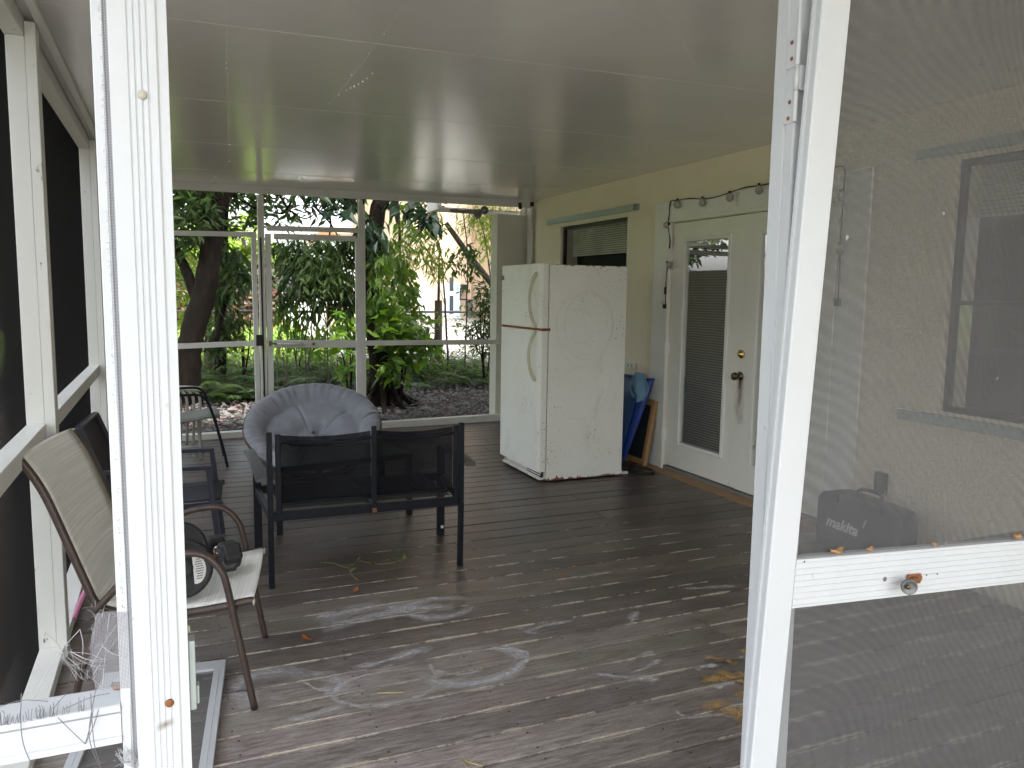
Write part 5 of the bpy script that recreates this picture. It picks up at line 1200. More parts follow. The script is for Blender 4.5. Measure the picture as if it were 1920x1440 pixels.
# --- cobwebs
def web(label, runs, dots):
    o = MB()
    for a, b in runs: o.tube([a+(b-a)*i/6+V((0, 0, -.01*math.sin(PI*i/6))) for i in range(7)], .00010, 4)
    for p, r in dots: r *= rnd(.7, 1.2); o.lathe([(r*.3, -r), (r, -r*.3), (r, r*.3), (r*.3, r)], p, (0, 0, 1), 6)
    tag(build('cobweb', o, M['silk']), label, 'cobweb')
def Yp(y): return lambda u, v: Y_(y, u, v)
q = Yp(2.4)
web('long vertical cobweb thread hanging before the ceiling near the white post', [(q(422, -20), q(430, 302)), (q(430, 302), q(378, 352))], [(q(423, 34), .0016), (q(424, 118), .0015), (q(424, 128), .0020), (q(430, 271), .0014), (q(430, 303), .0014), (q(402, 331), .001), (q(425, 60), .0008)])
q = Yp(1.9)
web('slanting cobweb with a row of bright white specks below the ceiling', [(q(775, -20), q(617, 196))], [(q(u, v), r) for u, v, r in ((755, 17, .0013), (720, 64, .0013), (691, 100, .0012), (659, 141, .0011), (698, 138, .0013), (688, 147, .0015), (680, 153, .0017), (672, 158, .0018), (664, 162, .0018), (657, 165, .0018), (649, 169, .0018), (635, 178, .0014), (618, 194, .0013))])
q = Yp(1.5)
web('single cobweb thread slanting to the right door jamb', [(q(1225, -10), q(1445, 330))], [(q(1262, 42), .0010), (q(1435, 312), .0008), (q(1240, 20), .0007)])
q = Yp(3.2)
web('short cobweb with two bright specks below the far ceiling', [(q(528, 308), q(497, 345))], [(q(533, 308), .003), (q(537, 308), .002)])

# ================================================================== GARDEN
def px(Yd, u, v): return Y_(Yd, u, v)
def jit(c, a=.25): return tuple(max(.2, x*rnd(1-a, 1+a)) for x in c)
def blob_leaves(mb, c, rad, n, L, W, droop=.4, tone=(1, 1, 1), spread=.28, shell=.0):
    c = V(c); rx, ry, rz = rad
    for _ in range(n):
        q = rvec()
        if shell and q.length < shell: q = q.normalized()*rnd(shell, 1)
        p = c+V((q.x*rx, q.y*ry, q.z*rz)); d = V((rnd(-1, 1), rnd(-1, 1), rnd(-.5, .6)-droop)); nn = V((rnd(-1, 1), rnd(-1, 1), rnd(.1, 1.2)))
        l = L*rnd(.6, 1.25); b = rnd(1-spread, 1+spread); mb.leaf(p, d, nn, l, W*rnd(.7, 1.2)*l/L, (tone[0]*b*rnd(.9, 1.15), tone[1]*b, tone[2]*b), rnd(.02, .25))
def tree(name, label, cat, trunk, limbs, crowns, base_y, bark='bark', group=None, extra=None):
    """trunk: (pixels, depth, radii); crowns: list of (material, blobs)"""
    pts, Yd, rr = trunk; P = [px(Yd, *p) for p in pts]; b = V((P[0].x, Yd, gz(Yd))); P = [V((P[0].x, Yd, gz(Yd)-.03))]+P if P[0].z > gz(Yd)+.02 else P
    o = thing(name, label, cat, b, group); n = 5; sp_ = smooth_path(P, n)
    rl_ = [rr[0]+(rr[1]-rr[0])*(i/(len(sp_)-1))**.7 for i in range(len(sp_))]
    rl_ = [r*(1+.08*noise.noise((i*.7, r*50, 1))) for i, r in enumerate(rl_)]
    mb = MB(); mb.tube([p+rvec()*.01 for p in sp_], rl_, 12)
    if extra: extra(mb, b)
    tk = build('trunk', mb, M[bark], o)
    for lp_, Yl, r0, r1 in limbs:
        Q = smooth_path([px(Yl+i*.12*(1 if Yl > 0 else 0), *p) for i, p in enumerate(lp_)], 4); mb = MB(); mb.tube([q_+rvec()*.006 for q_ in Q], [r0+(r1-r0)*i/(len(Q)-1) for i in range(len(Q))], 8); build('limb', mb, M[bark], o)
    for mat, blobs in crowns:
        mb = MB()
        for (u, v, Yd2, r, n_, L, W, *rest) in blobs:
            droop = rest[0] if rest else .4; tone = rest[1] if len(rest) > 1 else (1, 1, 1)
            rad = r if isinstance(r, tuple) else (r, r*1.3, r)
            blob_leaves(mb, px(Yd2, u, v), rad, n_, L, W, droop, tone)
        build('crown', mb, M[mat], o)
    return o
def roots(mb, b):
    for k in range(9):
        a = 2*PI*k/9+.3; L = rnd(.3, .6); d = V((math.cos(a), math.sin(a), 0))
        mb.tube(smooth_path([b+V((0, 0, .55+rnd(-.1, .2)))+d*.10, b+d*.20+V((0, 0, .22)), b+d*(.20+L*.5)+V((0, 0, .04)), b+d*(.2+L)+V((0, 0, -.04))], 4), [.05-.002*i for i in range(13)], 7)
# big leaning tree at the left
tree('tree', 'thick dark leaning tree with forked trunk at the left of the garden', 'tree', ([(352, 680), (362, 620), (384, 545), (397, 460), (402, 410), (404, 380)], 10.8, (.175, .12)),
     [([(400, 420), (380, 375), (362, 335), (340, 240), (320, 140)], 10.8, .12, .05), ([(403, 390), (424, 355), (440, 300), (470, 200)], 10.8, .13, .06), ([(372, 570), (352, 515), (336, 480), (318, 445), (290, 400)], 10.8, .075, .04), ([(418, 350), (450, 372), (480, 392), (500, 400)], 11, .03, .01)],
     [('lf_dark', [(340, 385, 10.4, .42, 420, .17, .055), (335, 430, 10.8, .35, 260, .17, .055), (375, 350, 11.2, .45, 300, .17, .055), (300, 330, 11, .8, 400, .18, .06), (440, 335, 11.5, .4, 200, .17, .05), (484, 360, 11.6, .25, 140, .17, .05), (478, 400, 11.2, .18, 80, .16, .05), (440, 425, 11.6, .16, 40, .16, .05), (415, 470, 11.4, .20, 130, .20, .045, .9), (428, 520, 11.4, .30, 240, .24, .05, .9), (440, 490, 11.5, .2, 90, .24, .05, .8), (405, 545, 11.6, .2, 70, .2, .05, .8), (370, 310, 11, .8, 300, .18, .06), (330, 220, 11, 1.0, 200, .2, .07)]),
      ('lf_light', [(345, 475, 12, .3, 130, .14, .05), (338, 520, 12.4, .34, 150, .14, .05), (352, 560, 12.6, .3, 110, .13, .05), (425, 640, 12.2, .22, 60, .16, .045), (340, 620, 12.5, .4, 130, .14, .05), (455, 470, 12.5, .15, 40, .2, .06, .9), (487, 470, 12.6, .18, 60, .14, .05), (440, 395, 12, .25, 60, .13, .045)])], 10.8)
tree('tree', 'slender straight trunk with drooping leaves right of the leaning tree', 'tree', ([(414, 690), (414, 600), (416, 500), (420, 400), (424, 330)], 12.0, (.10, .06)),
     [([(404, 640), (420, 575), (436, 535), (455, 512), (480, 501), (505, 497)], 11.4, .035, .02)],
     [('lf_dark', [(425, 615, 11.8, .22, 100, .20, .05, .8), (405, 640, 11.8, .18, 60, .2, .05, .8), (432, 590, 11.8, .2, 70, .2, .05, .8), (418, 320, 12, .4, 90, .2, .055)])], 12)
tree('tree', 'thin grey trunk close beside the leaning tree, few leaves', 'tree', ([(390, 690), (390, 600), (389, 520), (388, 440)], 12.4, (.065, .045)), [], [('lf_mid', [(385, 600, 12.2, .22, 50, .16, .05, .6), (372, 400, 12.4, .4, 90, .18, .055)])], 12.4, 'bark_pale')
# tree in the middle with gnarled roots and big leaves
tree('tree', 'dark tree with gnarled roots and long hanging foliage just behind the far post', 'tree', ([(719, 770), (714, 700), (704, 600), (700, 500), (702, 440), (710, 390), (728, 350), (745, 280)], 10.2, (.17, .085)),
     [([(703, 430), (660, 380), (610, 340), (540, 300)], 10.2, .06, .03), ([(712, 390), (760, 345), (820, 320)], 10.1, .05, .02), ([(560, 330), (545, 380), (530, 400), (505, 395)], 10.2, .02, .007), ([(570, 330), (590, 385), (620, 420), (650, 470)], 10.4, .02, .007), ([(520, 360), (545, 395), (572, 410), (590, 400)], 10.3, .014, .006), ([(640, 470), (665, 440), (690, 430)], 10.2, .015, .01), ([(600, 350), (620, 420), (600, 520), (570, 640)], 10.3, .014, .006)],
     [('lf_dark', [(545, 340, 10.4, .5, 260, .17, .045, .5), (610, 345, 10.5, .45, 240, .17, .045, .5), (535, 395, 10.8, .22, 90, .16, .04, .5), (580, 480, 10.4, .32, 340, .18, .042, .9), (620, 500, 10.3, .30, 360, .18, .042, .9), (565, 520, 10.4, .30, 330, .18, .042, .9), (610, 535, 10.3, .30, 360, .18, .042, 1.0), (640, 470, 10.5, .24, 220, .18, .042, .8), (645, 540, 10.4, .22, 200, .18, .042, 1.0), (535, 470, 10.6, .22, 160, .17, .042, .8), (590, 570, 10.3, .20, 40, .2, .042, 1.3), (640, 585, 10.3, .18, 45, .2, .042, 1.3), (530, 560, 10.5, .16, 35, .2, .042, 1.2), (660, 340, 10.6, .4, 180, .18, .05, .5), (600, 300, 10.5, .7, 200, .2, .055)]),
      ('lf_mid', [(706, 520, 9.9, .16, 60, .17, .05, 1.0), (698, 560, 9.9, .14, 45, .17, .05, .9), (712, 480, 9.9, .16, 55, .17, .05, 1.0), (725, 540, 10.2, .2, 60, .18, .055, .9), (650, 570, 10.6, .2, 90, .18, .045, 1.0), (545, 580, 10.8, .2, 70, .18, .045, 1.1), (675, 480, 10.9, .18, 90, .17, .045, .8), (775, 410, 10.8, .3, 70, .17, .05, .6), (730, 470, 10.9, .22, 90, .2, .06, .9), (800, 430, 11.2, .3, 90, .16, .045, .7)]),
      ('lf_big', [(700, 425, 9.9, .17, 34, .30, .11, .9), (650, 385, 10.0, .18, 26, .28, .10, .5), (790, 395, 9.8, .20, 34, .30, .11, .5), (760, 372, 9.9, .18, 24, .28, .10, .6), (690, 445, 9.9, .14, 26, .28, .1, 1.1), (805, 410, 9.8, .14, 18, .28, .09, .9), (600, 378, 10.0, .2, 18, .26, .09, .4)])], 10.2, extra=roots)
def shade_canopy(o, centre, rad, n, mat='lf_mid', L=.30, W=.11):  # dense unseen crowns, added to shade the garden bed
    mb = MB()
    for _ in range(n):
        q = rvec(); c = V(centre)+V((q.x*rad[0], q.y*rad[1], q.z*rad[2])); blob_leaves(mb, c, (.5, .5, .3), 55, L, W, .2, (1, 1, 1), .3)
    build('shade_crown', mb, M[mat], o)
for ob in [o for o in COL.objects if o.parent is None and o.get('category') == 'tree']:
    if 'forked' in ob['label']: shade_canopy(ob, (ob.location.x-.8, ob.location.y+.2, 5.0), (3.6, 2.7, 1.1), 330, 'lf_dark', .42, .18)
    if 'gnarled' in ob['label']: shade_canopy(ob, (ob.location.x+1.2, ob.location.y+.9, 4.9), (4.0, 2.9, 1.1), 400, 'lf_dark', .42, .18)
# vines hanging in front of the white wall
vsx = [(524, .5), (531, .4), (539, .6), (551, .5), (560, .4), (575, .5), (583, .7), (597, .4), (612, .5), (634, .4), (652, .5)]
for i, (u, k) in enumerate(vsx):
    pass
vn2 = thing('hanging_vine', 'tangle of thin hanging vine stems with long leaves before the white wall', 'vine', (px(10.9, 585, 650).x, 10.9, gz(10.9)))
mb = MB()
for u, k in vsx:
    P = [px(10.9+rnd(-.2, .2), u+rnd(-3, 3), 540)] + [px(10.9, u+rnd(-5, 5), 560+i*28) for i in range(5)]; P.append(V((P[-1].x, 10.9, gz(10.9)))); mb.tube(smooth_path(P, 3), .008*k+.003, 5)
build('stem', mb, M['bark_pale'], vn2)
mb = MB()
for i in range(120):
    u, v = rnd(515, 665), rnd(560, 660); mb.leaf(px(10.8+rnd(-.2, .2), u, v), (rnd(-.3, .3), rnd(-.3, .3), -1), (rnd(-1, 1), -1, rnd(-.3, .3)), rnd(.10, .26), rnd(.03, .055), jit((1, 1, 1), .35), .1)
build('leaves', mb, M['lf_mid'], vn2)

# feathery light shrubs and saplings at the right
def sapling(label, pts, Yd, r0, r1, crowns, group='saplings by the fence', limbs=(), bark='bark_pale'):
    return tree('sapling', label, 'sapling', (pts, Yd, (r0, r1)), list(limbs), crowns, Yd, bark, group)
sapling('feathery pale sapling with fine drooping sprays beside the dark tree', [(749, 690), (748, 600), (750, 500), (748, 420), (745, 370)], 11.6, .03, .018,
        [('lf_light', [(758, 480, 11.4, .22, 160, .18, .022, .9), (795, 470, 11.8, .26, 200, .2, .02, .9), (815, 500, 11.8, .2, 140, .2, .018, 1.0), (790, 420, 12, .35, 200, .18, .024, .6), (765, 440, 11.6, .2, 110, .18, .022, .8)]), ('lf_mid', [(755, 540, 11.3, .25, 160, .20, .06, .8), (765, 580, 11.2, .22, 120, .18, .05, .6), (745, 500, 11.3, .22, 110, .2, .06, 1.0)])])
sapling('leafless thin sapling in front of the neighbour door', [(840, 670), (836, 600), (831, 520), (826, 470), (812, 430)], 12.2, .022, .010, [('lf_mid', [(862, 610, 12, .14, 22, .12, .04, .2), (870, 585, 12, .14, 18, .12, .04, .2), (845, 480, 12, .2, 40, .14, .04, .6)])], limbs=[([(831, 520), (845, 490), (862, 470), (880, 440)], 12.2, .010, .004), ([(829, 500), (812, 470), (800, 450)], 12.2, .010, .004), ([(834, 570), (820, 530), (806, 505)], 12.2, .008, .003)])
sapling('slim sapling with dark oval leaves before the peach wall', [(872, 690), (874, 600), (877, 520), (874, 450), (868, 400)], 11.8, .014, .008, [('lf_dark', [(868, 480, 11.7, .22, 50, .13, .05, .7), (880, 500, 11.7, .2, 45, .13, .05, .8), (860, 505, 11.7, .14, 24, .13, .05, .9), (885, 470, 11.7, .16, 30, .13, .05, .6), (872, 540, 11.8, .12, 16, .12, .05, .9)])])
sapling('bamboo-like sapling with yellow-green sprays against the shaded tan wall', [(928, 690), (924, 600), (917, 500), (908, 440), (895, 400)], 12.8, .02, .010, [('lf_light', [(905, 415, 12.6, .32, 240, .17, .02, .6), (930, 430, 12.6, .34, 260, .18, .022, .8), (880, 410, 12.8, .3, 170, .17, .02, .5), (935, 400, 12.7, .34, 220, .17, .022, .6), (915, 460, 12.6, .22, 110, .18, .02, 1.1)])], limbs=[([(917, 500), (930, 470), (940, 430)], 12.8, .010, .004), ([(920, 560), (905, 520), (898, 480)], 12.8, .008, .003), ([(922, 580), (934, 540), (945, 480)], 12.8, .008, .003)])
mb = MB(); mb.tube([px(12.1, 836, 418), px(12.05, 880, 480), px(12.0, 938, 552), px(11.9, 1010, 640), V((px(11.9, 1060, 700).x, 11.9, gz(11.9)))], [.04, .05, .055, .06, .065], 8)
tag(build('leaning_pole', mb, M['bark_pale']), 'bare brown trunk leaning diagonally across the shaded tan wall', 'trunk')
mb = MB(); mb.tube([V((px(13.0, 821, 660).x, 13.0, gz(13)-.1)), px(13.0, 822, 580), px(13.0, 824, 455)], [.035, .03, .012], 8); mb.tube([V((px(13.0, 821, 660).x, 12.98, gz(13)-.1)), px(12.98, 822, 563)], .07, 8)
tag(build('garden_post', mb, M['bark_pale']), 'weathered post with a thin rod rising from it behind the fence ferns', 'post')

# broad-leaf shrubs and bushes
def shrub(name, label, cat, u, Yd, stems, blobs, mat='lf_broad', group=None):
    p0 = px(Yd, u, 700); b = V((p0.x, Yd, gz(Yd))); o = thing(name, label, cat, b, group)
    mb = MB()
    for (su, sv) in stems: mb.tube(smooth_path([b+V((rnd(-.05, .05), rnd(-.05, .05), 0)), px(Yd, (u+su)/2+rnd(-6, 6), (730+sv)/2), px(Yd, su, sv)], 4), [.014-.0008*i for i in range(9)], 6)
    build('stem', mb, M['bark'], o)
    mb = MB()
    for (bu, bv, r, n_, L, W, *rest) in blobs: blob_leaves(mb, px(Yd+rnd(-.2, .2), bu, bv), (r, r*1.2, r), n_, L, W, rest[0] if rest else .15, (1, 1, 1), .38)
    build('foliage', mb, M[mat], o); return o
shrub('shrub', 'bright broad-leaved shrub growing against the rooty tree', 'shrub', 748, 10.0, [(720, 600), (760, 610), (745, 580), (780, 640), (710, 650)],
      [(715, 600, .16, 34, .22, .11), (745, 615, .22, 60, .24, .12), (780, 628, .18, 46, .24, .11), (720, 570, .14, 26, .2, .1), (760, 660, .2, 46, .22, .1), (735, 690, .18, 40, .2, .09), (800, 655, .18, 34, .2, .09), (735, 640, .18, 40, .22, .1), (745, 720, .14, 22, .18, .09)])
shrub('shrub', 'large pale-leaved shrub behind the closed screen door', 'shrub', 655, 9.6, [(650, 600), (665, 630), (640, 660)], [(655, 605, .15, 20, .26, .13), (668, 630, .16, 22, .24, .12), (640, 640, .14, 18, .2, .09), (660, 680, .16, 26, .2, .08), (648, 705, .12, 16, .18, .07)])
shrub('shrub', 'dark ragged bush in front of the shaded tan wall by the wing wall', 'shrub', 908, 11.6, [(900, 560), (915, 540), (925, 600), (890, 600)], [(905, 570, .22, 150, .13, .035, .5), (920, 600, .26, 190, .13, .035, .6), (895, 620, .22, 140, .13, .035, .5), (915, 640, .25, 170, .13, .035, .5), (905, 540, .16, 70, .14, .035, .3), (930, 560, .2, 110, .13, .035, .5)], 'lf_dark')
shrub('shrub', 'leggy shrub with small leaves along the fence behind the closed screen door', 'shrub', 560, 12.6, [(540, 600), (570, 610), (600, 620)], [(540, 640, .22, 60, .13, .05), (575, 635, .24, 70, .13, .05), (610, 640, .24, 70, .13, .05), (630, 625, .2, 50, .13, .05), (600, 660, .3, 100, .14, .05)], 'lf_mid')
shrub('shrub', 'thin upright shrub against the lawn at the left', 'shrub', 458, 11.8, [(455, 590), (470, 600), (445, 580)], [(462, 625, .18, 30, .12, .035), (475, 640, .16, 26, .12, .04), (448, 650, .14, 20, .12, .04)], 'lf_light')
shrub('shrub', 'glossy mid-height shrub between the two saplings by the fence', 'shrub', 800, 12.4, [(790, 620), (815, 630)], [(790, 600, .2, 50, .14, .05), (770, 640, .28, 90, .16, .06), (800, 650, .26, 90, .15, .055), (815, 600, .16, 30, .12, .045), (700, 650, .3, 90, .16, .06)], 'lf_mid')
# ferns: one frond cluster, copied with its parts
def fern_mesh(seed, nf=13, L=.62):
    random.seed(seed); mb = MB(); st = MB()
    for k in range(nf):
        a = 2*PI*k/nf+rnd(-.25, .25); d = V((math.cos(a), math.sin(a), 0)); l = L*rnd(.7, 1.15); rise = rnd(.55, 1.15); pts = []
        for i in range(12):
            t = i/11; pts.append(d*(l*.85*t)+V((0, 0, l*(rise*t-.85*rise*t*t*.75))))
        st.tube(pts, [.005-.00035*i for i in range(12)], 4, caps=False)
        side = d.cross(V((0, 0, 1)))
        for i in range(2, 12):
            for h in (0, .33, .66):
                j = min(i+h, 10.99); p = pts[int(j)].lerp(pts[min(int(j)+1, 11)], j-int(j)); w = l*.19*math.sin(PI*(j/11.5))**.7+.01
                for sg in (-1, 1): mb.leaf(p, side*sg+d*.45+V((0, 0, -.15)), V((0, 0, 1)), w, .015, jit((1, 1, 1), .4), .2)
    return mb, st
fp = []
for k, (nf, L) in enumerate(((14, .62), (11, .75), (16, .5))):
    mb, st = fern_mesh(50+k, nf, L); o = thing('fern', 'fern', 'fern', (0, 0, -50), 'ferns along the garden fence')
    build('fronds', mb, M['lf_fern'], o, world=False); build('stem', st, M['bark_pale'], o, world=False); fp.append(o)
random.seed(99)
spots = []
for i in range(34):
    u = 340+i*18+rnd(-6, 6); Yd = 11.4+1.9*((i*7) % 5)/4
    if 640 < u < 780 and Yd < 12: Yd = 12.6
    spots.append((u, Yd))
for i in range(10): spots.append((rnd(336, 480), rnd(11.0, 11.9)))
first = [True]*3
for i, (u, Yd) in enumerate(spots):
    p = px(Yd, u, 690); k = i % 3; loc = (p.x, Yd, gz(Yd)-.02)
    where = 'at the left below the lawn' if u < 490 else 'behind the closed screen door' if u < 690 else 'right of the rooty tree' if u < 830 else 'before the peach house'
    lab = 'arching green fern in the low fern bank ' + where
    o = fp[k] if first[k] else dup(fp[k], loc)
    first[k] = False; o.location = loc; o.rotation_euler = (rnd(-.1, .1), rnd(-.1, .1), rnd(0, 6.28)); sc_ = rnd(.8, 1.25); o.scale = (sc_, sc_, sc_); o['label'] = lab; o['group'] = 'ferns ' + where
# ground cover behind the ferns and leaf litter in front
mb = MB()
for i in range(5200):
    u = rnd(320, 960); Yd = rnd(11.6, 13.6); p = px(Yd, u, 700); h = rnd(0, .5) if random.random() < .7 else rnd(.0, .8)
    mb.leaf((p.x, Yd, gz(Yd)+h*(.6+.5*noise.noise((p.x*1.3, Yd, 0)))), (rnd(-1, 1), rnd(-1, 1), rnd(-.2, .9)), (rnd(-.7, .7), rnd(-.9, .4), 1), rnd(.06, .15), rnd(.015, .04), jit((.85, .85, .85), .5), .2)
tag(build('undergrowth', mb, M['lf_mid']), 'dense green undergrowth along the foot of the wire fence', 'undergrowth', kind='stuff')
mb = MB(); pal = [(.10, .055, .035), (.16, .10, .065), (.24, .17, .11), (.36, .29, .22), (.07, .045, .03), (.055, .035, .025), (.12, .06, .04), (.05, .08, .02), (.09, .11, .03), (.42, .37, .31), (.20, .12, .05)]
for i in range(22000):
    t = random.random()**1.5; y = 8.42+4.6*t; x = rnd(-2.0, 6.5); c = random.choice(pal); 
    if random.random() < .30+.3*noise.noise((x*.9, y*.9, 4)): c = random.choice([(.07, .10, .02), (.10, .13, .03), (.05, .075, .018)])
    L = rnd(.03, .11)
    c = (c[0]*.85, c[1]*.47, c[2]*.24)
    mb.leaf((x, y, gz(y)+rnd(.005, .045)), (rnd(-1, 1), rnd(-1, 1), rnd(-.15, .30)), (rnd(-.6, .6), rnd(-.8, .4), 1), L, L*rnd(.22, .5), jit(c, .25), rnd(-.15, .3))
tag(build('leaf_litter', mb, M['litter']), 'brown fallen leaves covering the garden bed behind the porch', 'leaf litter', kind='stuff')
# lawn blades beyond the fence
mb = MB()
for i in range(9000):
    y = rnd(13.6, 24); x = rnd(-2.5, 2.9); mb.leaf((x, y, gz(y)), (rnd(-.4, .4), rnd(-.4, .4), 1), (rnd(-1, 1), -1, .1), rnd(.06, .16), .03, jit((1, 1, 1), .3), .3)
tag(build('grass', mb, M['lf_light']), 'bright lawn grass beyond the wire fence', 'grass', kind='stuff')
# chain-link fence
YFN = 13.4; fz0, fz1 = gz(YFN), 1.10; cf = thing('wire_fence', 'chain-link wire fence with steel top rail across the back of the garden', 'fence', (2.5, YFN, fz0))
mb = MB(); mb.tube([(-4, YFN, fz1), (10, YFN, fz1+.03)], .021, 8); build('top_rail', mb, M['steel'], cf)
for x in (-2.6, .3, 3.3, 6.2, 9.1):
    mb = MB(); mb.tube([(x, YFN, fz0-.1), (x, YFN, fz1+.05)], .03, 8); build('post', mb, M['steel'], cf)
mb = MB(); H_ = fz1-fz0-.02
x = -4.0
while x < 10:
    for sg in (-1, 1):
        a = V((x, YFN+.012*sg, fz0)); b = V((x+sg*H_, YFN+.012*sg, fz0+H_)); mb.tube([a, b], .0028, 3, caps=False)
    x += .075
build('wire_mesh', mb, M['steel'], cf)
# hedge, houses beyond
hg = MB()
for i in range(9000):
    x = rnd(-7, 2.6); z = rnd(0, 2.3)**1; y = 21.5+rnd(-.5, .5)+.25*noise.noise((x, z, 0)); top = 1.75+.35*noise.noise((x*.6, 0, 2))
    if z > top: continue
    t = z/top; c = (1.0, 1.0, 1.0) if t > .62+.25*noise.noise((x*.8, z, 6)) else (1.35, .75, .75)
    hg.leaf((x, y, gz(21.5)+z), (rnd(-1, 1), rnd(-1, .3), rnd(-.9, .5)), (rnd(-.5, .5), -1, rnd(0, .8)), rnd(.12, .26), rnd(.06, .11), jit(c, .35), .15)
hd_ = thing('hedge', 'tall brownish hedge with green ivy top beyond the lawn', 'hedge', (-2, 21.6, gz(21.6))); build('foliage', hg, M['lf_ivy'], hd_)
hb = MB(); hb.box((-7, 21.5, gz(21.6)-.2), (2.5, 22.0, gz(21.6)+1.45)); build('stem', hb, M['bark'], hd_)
# far background trees
for k, (x, y, h, r, lab) in enumerate(((-6, 30, 8, 3.6, 'broad hazy green tree far beyond the hedge at the left'), (.6, 36, 4.6, 1.6, 'pale green tree above the ivy hedge'), (3.4, 42, 5.0, 1.8, 'distant green tree behind the white building'), (14.5, 34, 9, 3.5, 'tall distant tree behind the peach house'))):
    o = thing('tree', lab, 'tree', (x, y, gz(y))); mb = MB(); mb.tube([(x, y, gz(y)), (x+.2, y, h*.5), (x, y, h*.8)], [.3, .2, .08], 8); build('trunk', mb, M['bark'], o)
    mb = MB()
    for j in range(26):
        q = rvec(); c = V((x+q.x*r, y+q.y*r, h*.62+q.z*h*.36)); blob_leaves(mb, c, (r*.30, r*.3, r*.25), 110, .34, .13, .3, (1, 1, 1), .3)
    build('crown', mb, M['lf_light'] if k in (1, 2) else M['lf_mid'], o)
# neighbour's peach house with a wing whose shade is painted in as tan
YN = 25.0; xc = px(YN, 884, 500).x; xn0 = px(YN, 772, 500).x
ph = thing('neighbour_house', 'peach two-storey house with a pale blue framed door beyond the fence', 'house', ((xn0+xc)/2, YN, .3))
mb = MB(); mb.box((xn0, YN, -.2), (xc, YN+9, 6.4)); build('wall', mb, M['peach'], ph)
mb = MB(); mb.box((xc+.002, 19.5, -.2), (xc+6, YN+9, 6.4)); build('wing', mb, M['tan'], ph)
mb = MB(); mb.box((xn0-.5, YN-.5, 6.4), (xc, YN+9.5, 6.6)); mb.box((xc+.001, 19.0, 6.4), (xc+6.5, YN+9.5, 6.6)); mb.prism([(xn0-.5, 6.6), (xc+6.5, 6.6), ((xn0+xc)/2+3, 8.6)], YN-.4, YN+9.5, 1); build('roof', mb, M['tile'], ph)
dl, dr = px(YN, 833, 530), px(YN, 858, 530); zt3 = dl.z; db_ = .2
M['sky_trim'] = simple('pale_blue_trim', (.52, .68, .80), rough=.5)
mb = MB(); mb.box((dl.x, YN-.06, db_), (dl.x+.35, YN-.001, zt3)); mb.box((dl.x+.3505, YN-.06, zt3-.18), (dr.x-.0005, YN-.001, zt3)); mb.box((dr.x-.02, YN-.06, db_), (dr.x+.08, YN-.001, zt3)); dfr = build('door', mb, M['sky_trim'], ph)
mb = MB(); mb.box((dl.x+.351, YN-.03, db_), (dr.x-.021, YN-.001, zt3-.181)); build('door_panel', mb, M['white_wall'], dfr)
mb = MB()
for a, b in ((.95, 1.55), (1.7, 2.15)): mb.box((dl.x+.16, YN-.035 if False else YN-.065, a-.2), (dl.x+.30, YN-.061, b-.2))
build('pane', mb, M['win_dark'], dfr)
w0 = px(YN, 863, 540); mb = MB(); mb.box((w0.x-.02, YN-.25, w0.z-.05), (w0.x+.16, YN-.001, w0.z+.12)); mb.box((w0.x-.08, YN-.22, w0.z-.35), (w0.x-.05, YN-.19, w0.z)); mb.box((w0.x+.14, YN-.22, w0.z-.35), (w0.x+.17, YN-.19, w0.z)); mb.box((w0.x-.08, YN-.22, w0.z-.40), (w0.x+.17, YN-.19, w0.z-.35)); build('lantern', mb, M['tape'], ph)
w0 = px(YN, 879, 575); mb = MB(); mb.box((w0.x-.12, YN-.12, w0.z-.28), (w0.x+.08, YN-.001, w0.z+.25)); build('meter_box', mb, M['steel'], ph)
w0 = px(YN, 803, 575); mb = MB(); mb.box((w0.x-.35, YN-.05, w0.z-1.4), (w0.x+.1, YN-.001, w0.z+.6)); build('window', mb, M['white_wall'], ph)
# white building behind the middle trees
YW = 29.0; a = px(YW, 500, 560); b = px(YW, 768, 560)
wb = thing('white_building', 'white rendered building with an orange tiled roof and sash window', 'building', ((a.x+b.x)/2, YW, .3))
zr = px(YW, 715, 450).z
mb = MB(); mb.box((px(YW, 640, 560).x, YW, -.2), (b.x, YW+7, zr)); build('wall', mb, M['white_wall'], wb)
mb = MB(); mb.box((px(YW, 636, 560).x, YW-.4, zr), (b.x+.2, YW+7.4, zr+.14)); build('eave', mb, M['white_wall'], wb)
mb = MB(); mb.prism([(YW-.45, zr+.14), (YW+7.4, zr+.14), (YW+3.5, zr+.5)], px(YW, 634, 560).x, b.x+.2, 0); build('roof', mb, M['tile'], wb)
c = px(YW, 717, 493); mb = MB(); mb.box((c.x-.55, YW-.08, c.z-.62), (c.x+.55, YW-.001, c.z+.55)); wn = build('window', mb, M['white_wall'], wb)
mb = MB()
for dx in (-.24, .24):
    for dz in (-.28, .24): mb.box((c.x+dx-.20, YW-.085, c.z+dz-.21), (c.x+dx+.20, YW-.081, c.z+dz+.21))
build('pane', mb, M['win_dark'], wn)
# low white boundary wall in front of it
YV = 22.5; a = px(YV, 500, 600); b = px(YV, 690, 600); ztv = px(YV, 600, 552).z
vw = MB(); vw.box((a.x-.02, YV, 0), (b.x, YV+.2, ztv)); vw.box((a.x-.06, YV-.04, ztv), (b.x+.04, YV+.24, ztv+.08)); tag(build('boundary_wall', vw, M['white_wall']), 'white boundary wall between the hedge and the peach house', 'wall')
c = px(YV, 640, 600); mb = MB(); mb.box((c.x-.5, YV-1.2, .2), (c.x+1.1, YV-.3, ztv-.35)); mb.box((c.x-.56, YV-1.25, ztv-.35), (c.x+1.16, YV-.25, ztv-.28)); tag(build('garden_shed', mb, M['peach']), 'small peach block standing before the white boundary wall', 'shed')
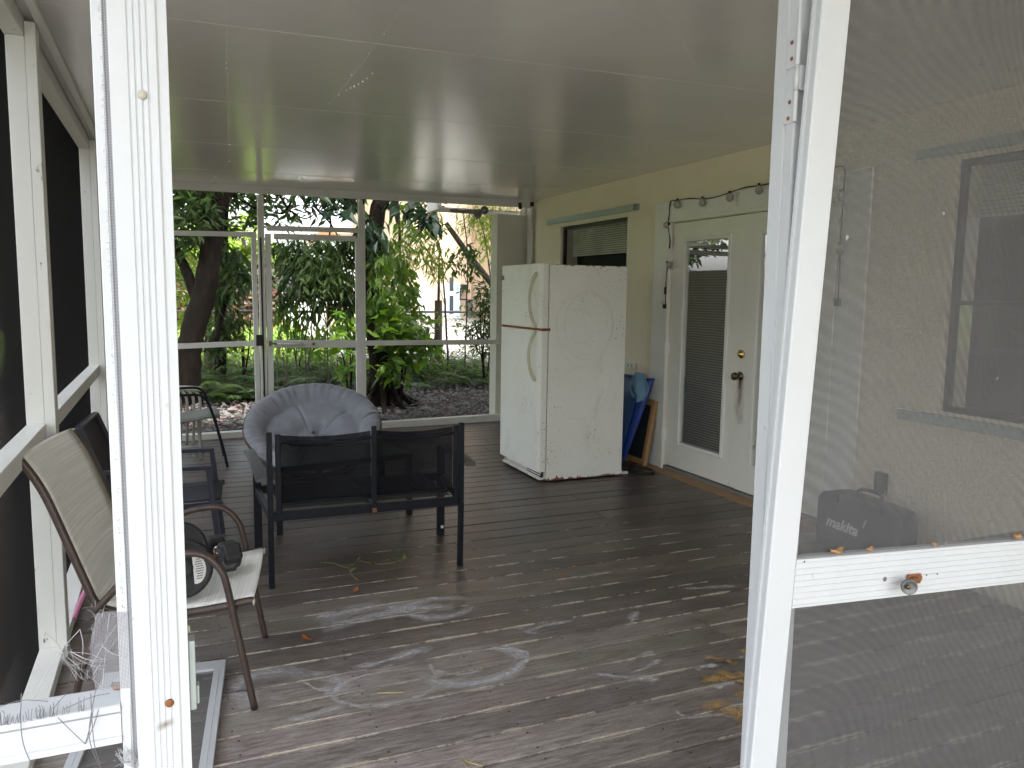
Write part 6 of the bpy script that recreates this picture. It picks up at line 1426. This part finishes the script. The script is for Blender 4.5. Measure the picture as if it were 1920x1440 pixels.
# hedge line behind the left timber wall (what the black mesh looks out on)
mb = MB()
for i in range(10000):
    y = rnd(-.5, 10.5); z = rnd(0, 3.5); x = -7+rnd(-.45, .45)+.3*noise.noise((y*.7, z*.7, 3))
    mb.leaf((x, y, -.13+z), (rnd(-1, 1), rnd(-1, 1), rnd(-.8, .5)), (1, rnd(-.5, .5), rnd(0, .8)), rnd(.12, .24), rnd(.05, .1), jit((1, 1, 1), .35), .15)
sh_ = thing('hedge', 'dark green side hedge outside the left timber screen wall', 'hedge', (-7, 5, -.13)); build('foliage', mb, M['lf_mid'], sh_)
hb = MB(); hb.box((-7.3, -.5, -.2), (-6.9, 10.5, 3.0)); build('stem', hb, M['bark'], sh_)

# ================================================================== LIGHT
w = bpy.data.worlds.new('World'); SC.world = w; w.use_nodes = True; nt = w.node_tree; bg = nt.nodes['Background']
SUN_EL, SUN_ROT = R(66), R(160)
sky = nt.nodes.new('ShaderNodeTexSky'); sky.sky_type = 'NISHITA'; sky.sun_disc = False; sky.sun_elevation = SUN_EL; sky.sun_rotation = SUN_ROT; sky.air_density = 1.0; sky.dust_density = 5.0; sky.ozone_density = 1.0
hs = nt.nodes.new('ShaderNodeHueSaturation'); hs.inputs['Saturation'].default_value = .35
nt.links.new(sky.outputs[0], hs.inputs['Color']); nt.links.new(hs.outputs[0], bg.inputs['Color']); bg.inputs['Strength'].default_value = .12
sd_ = bpy.data.lights.new('sun', 'SUN'); sd_.energy = 1.5; sd_.angle = R(14); sd_.color = (1, .95, .88); so2 = bpy.data.objects.new('sun', sd_); COL.objects.link(so2)
az = SUN_ROT; sv = V((math.sin(az)*math.cos(SUN_EL), math.cos(az)*math.cos(SUN_EL), math.sin(SUN_EL)))
so2.rotation_euler = (-sv).to_track_quat('-Z', 'Y').to_euler(); so2.location = (0, -5, 12)

SC.render.engine = 'CYCLES'
SC.view_settings.view_transform = 'Standard'; SC.view_settings.look = 'None'; SC.view_settings.exposure = 3.28; SC.view_settings.gamma = 1
cy = SC.cycles; cy.max_bounces = 10; cy.diffuse_bounces = 6; cy.glossy_bounces = 4; cy.transparent_max_bounces = 24; cy.use_denoising = True
cy.sample_clamp_indirect = 6
try: cy.denoiser = 'OPENIMAGEDENOISE'
except Exception: pass
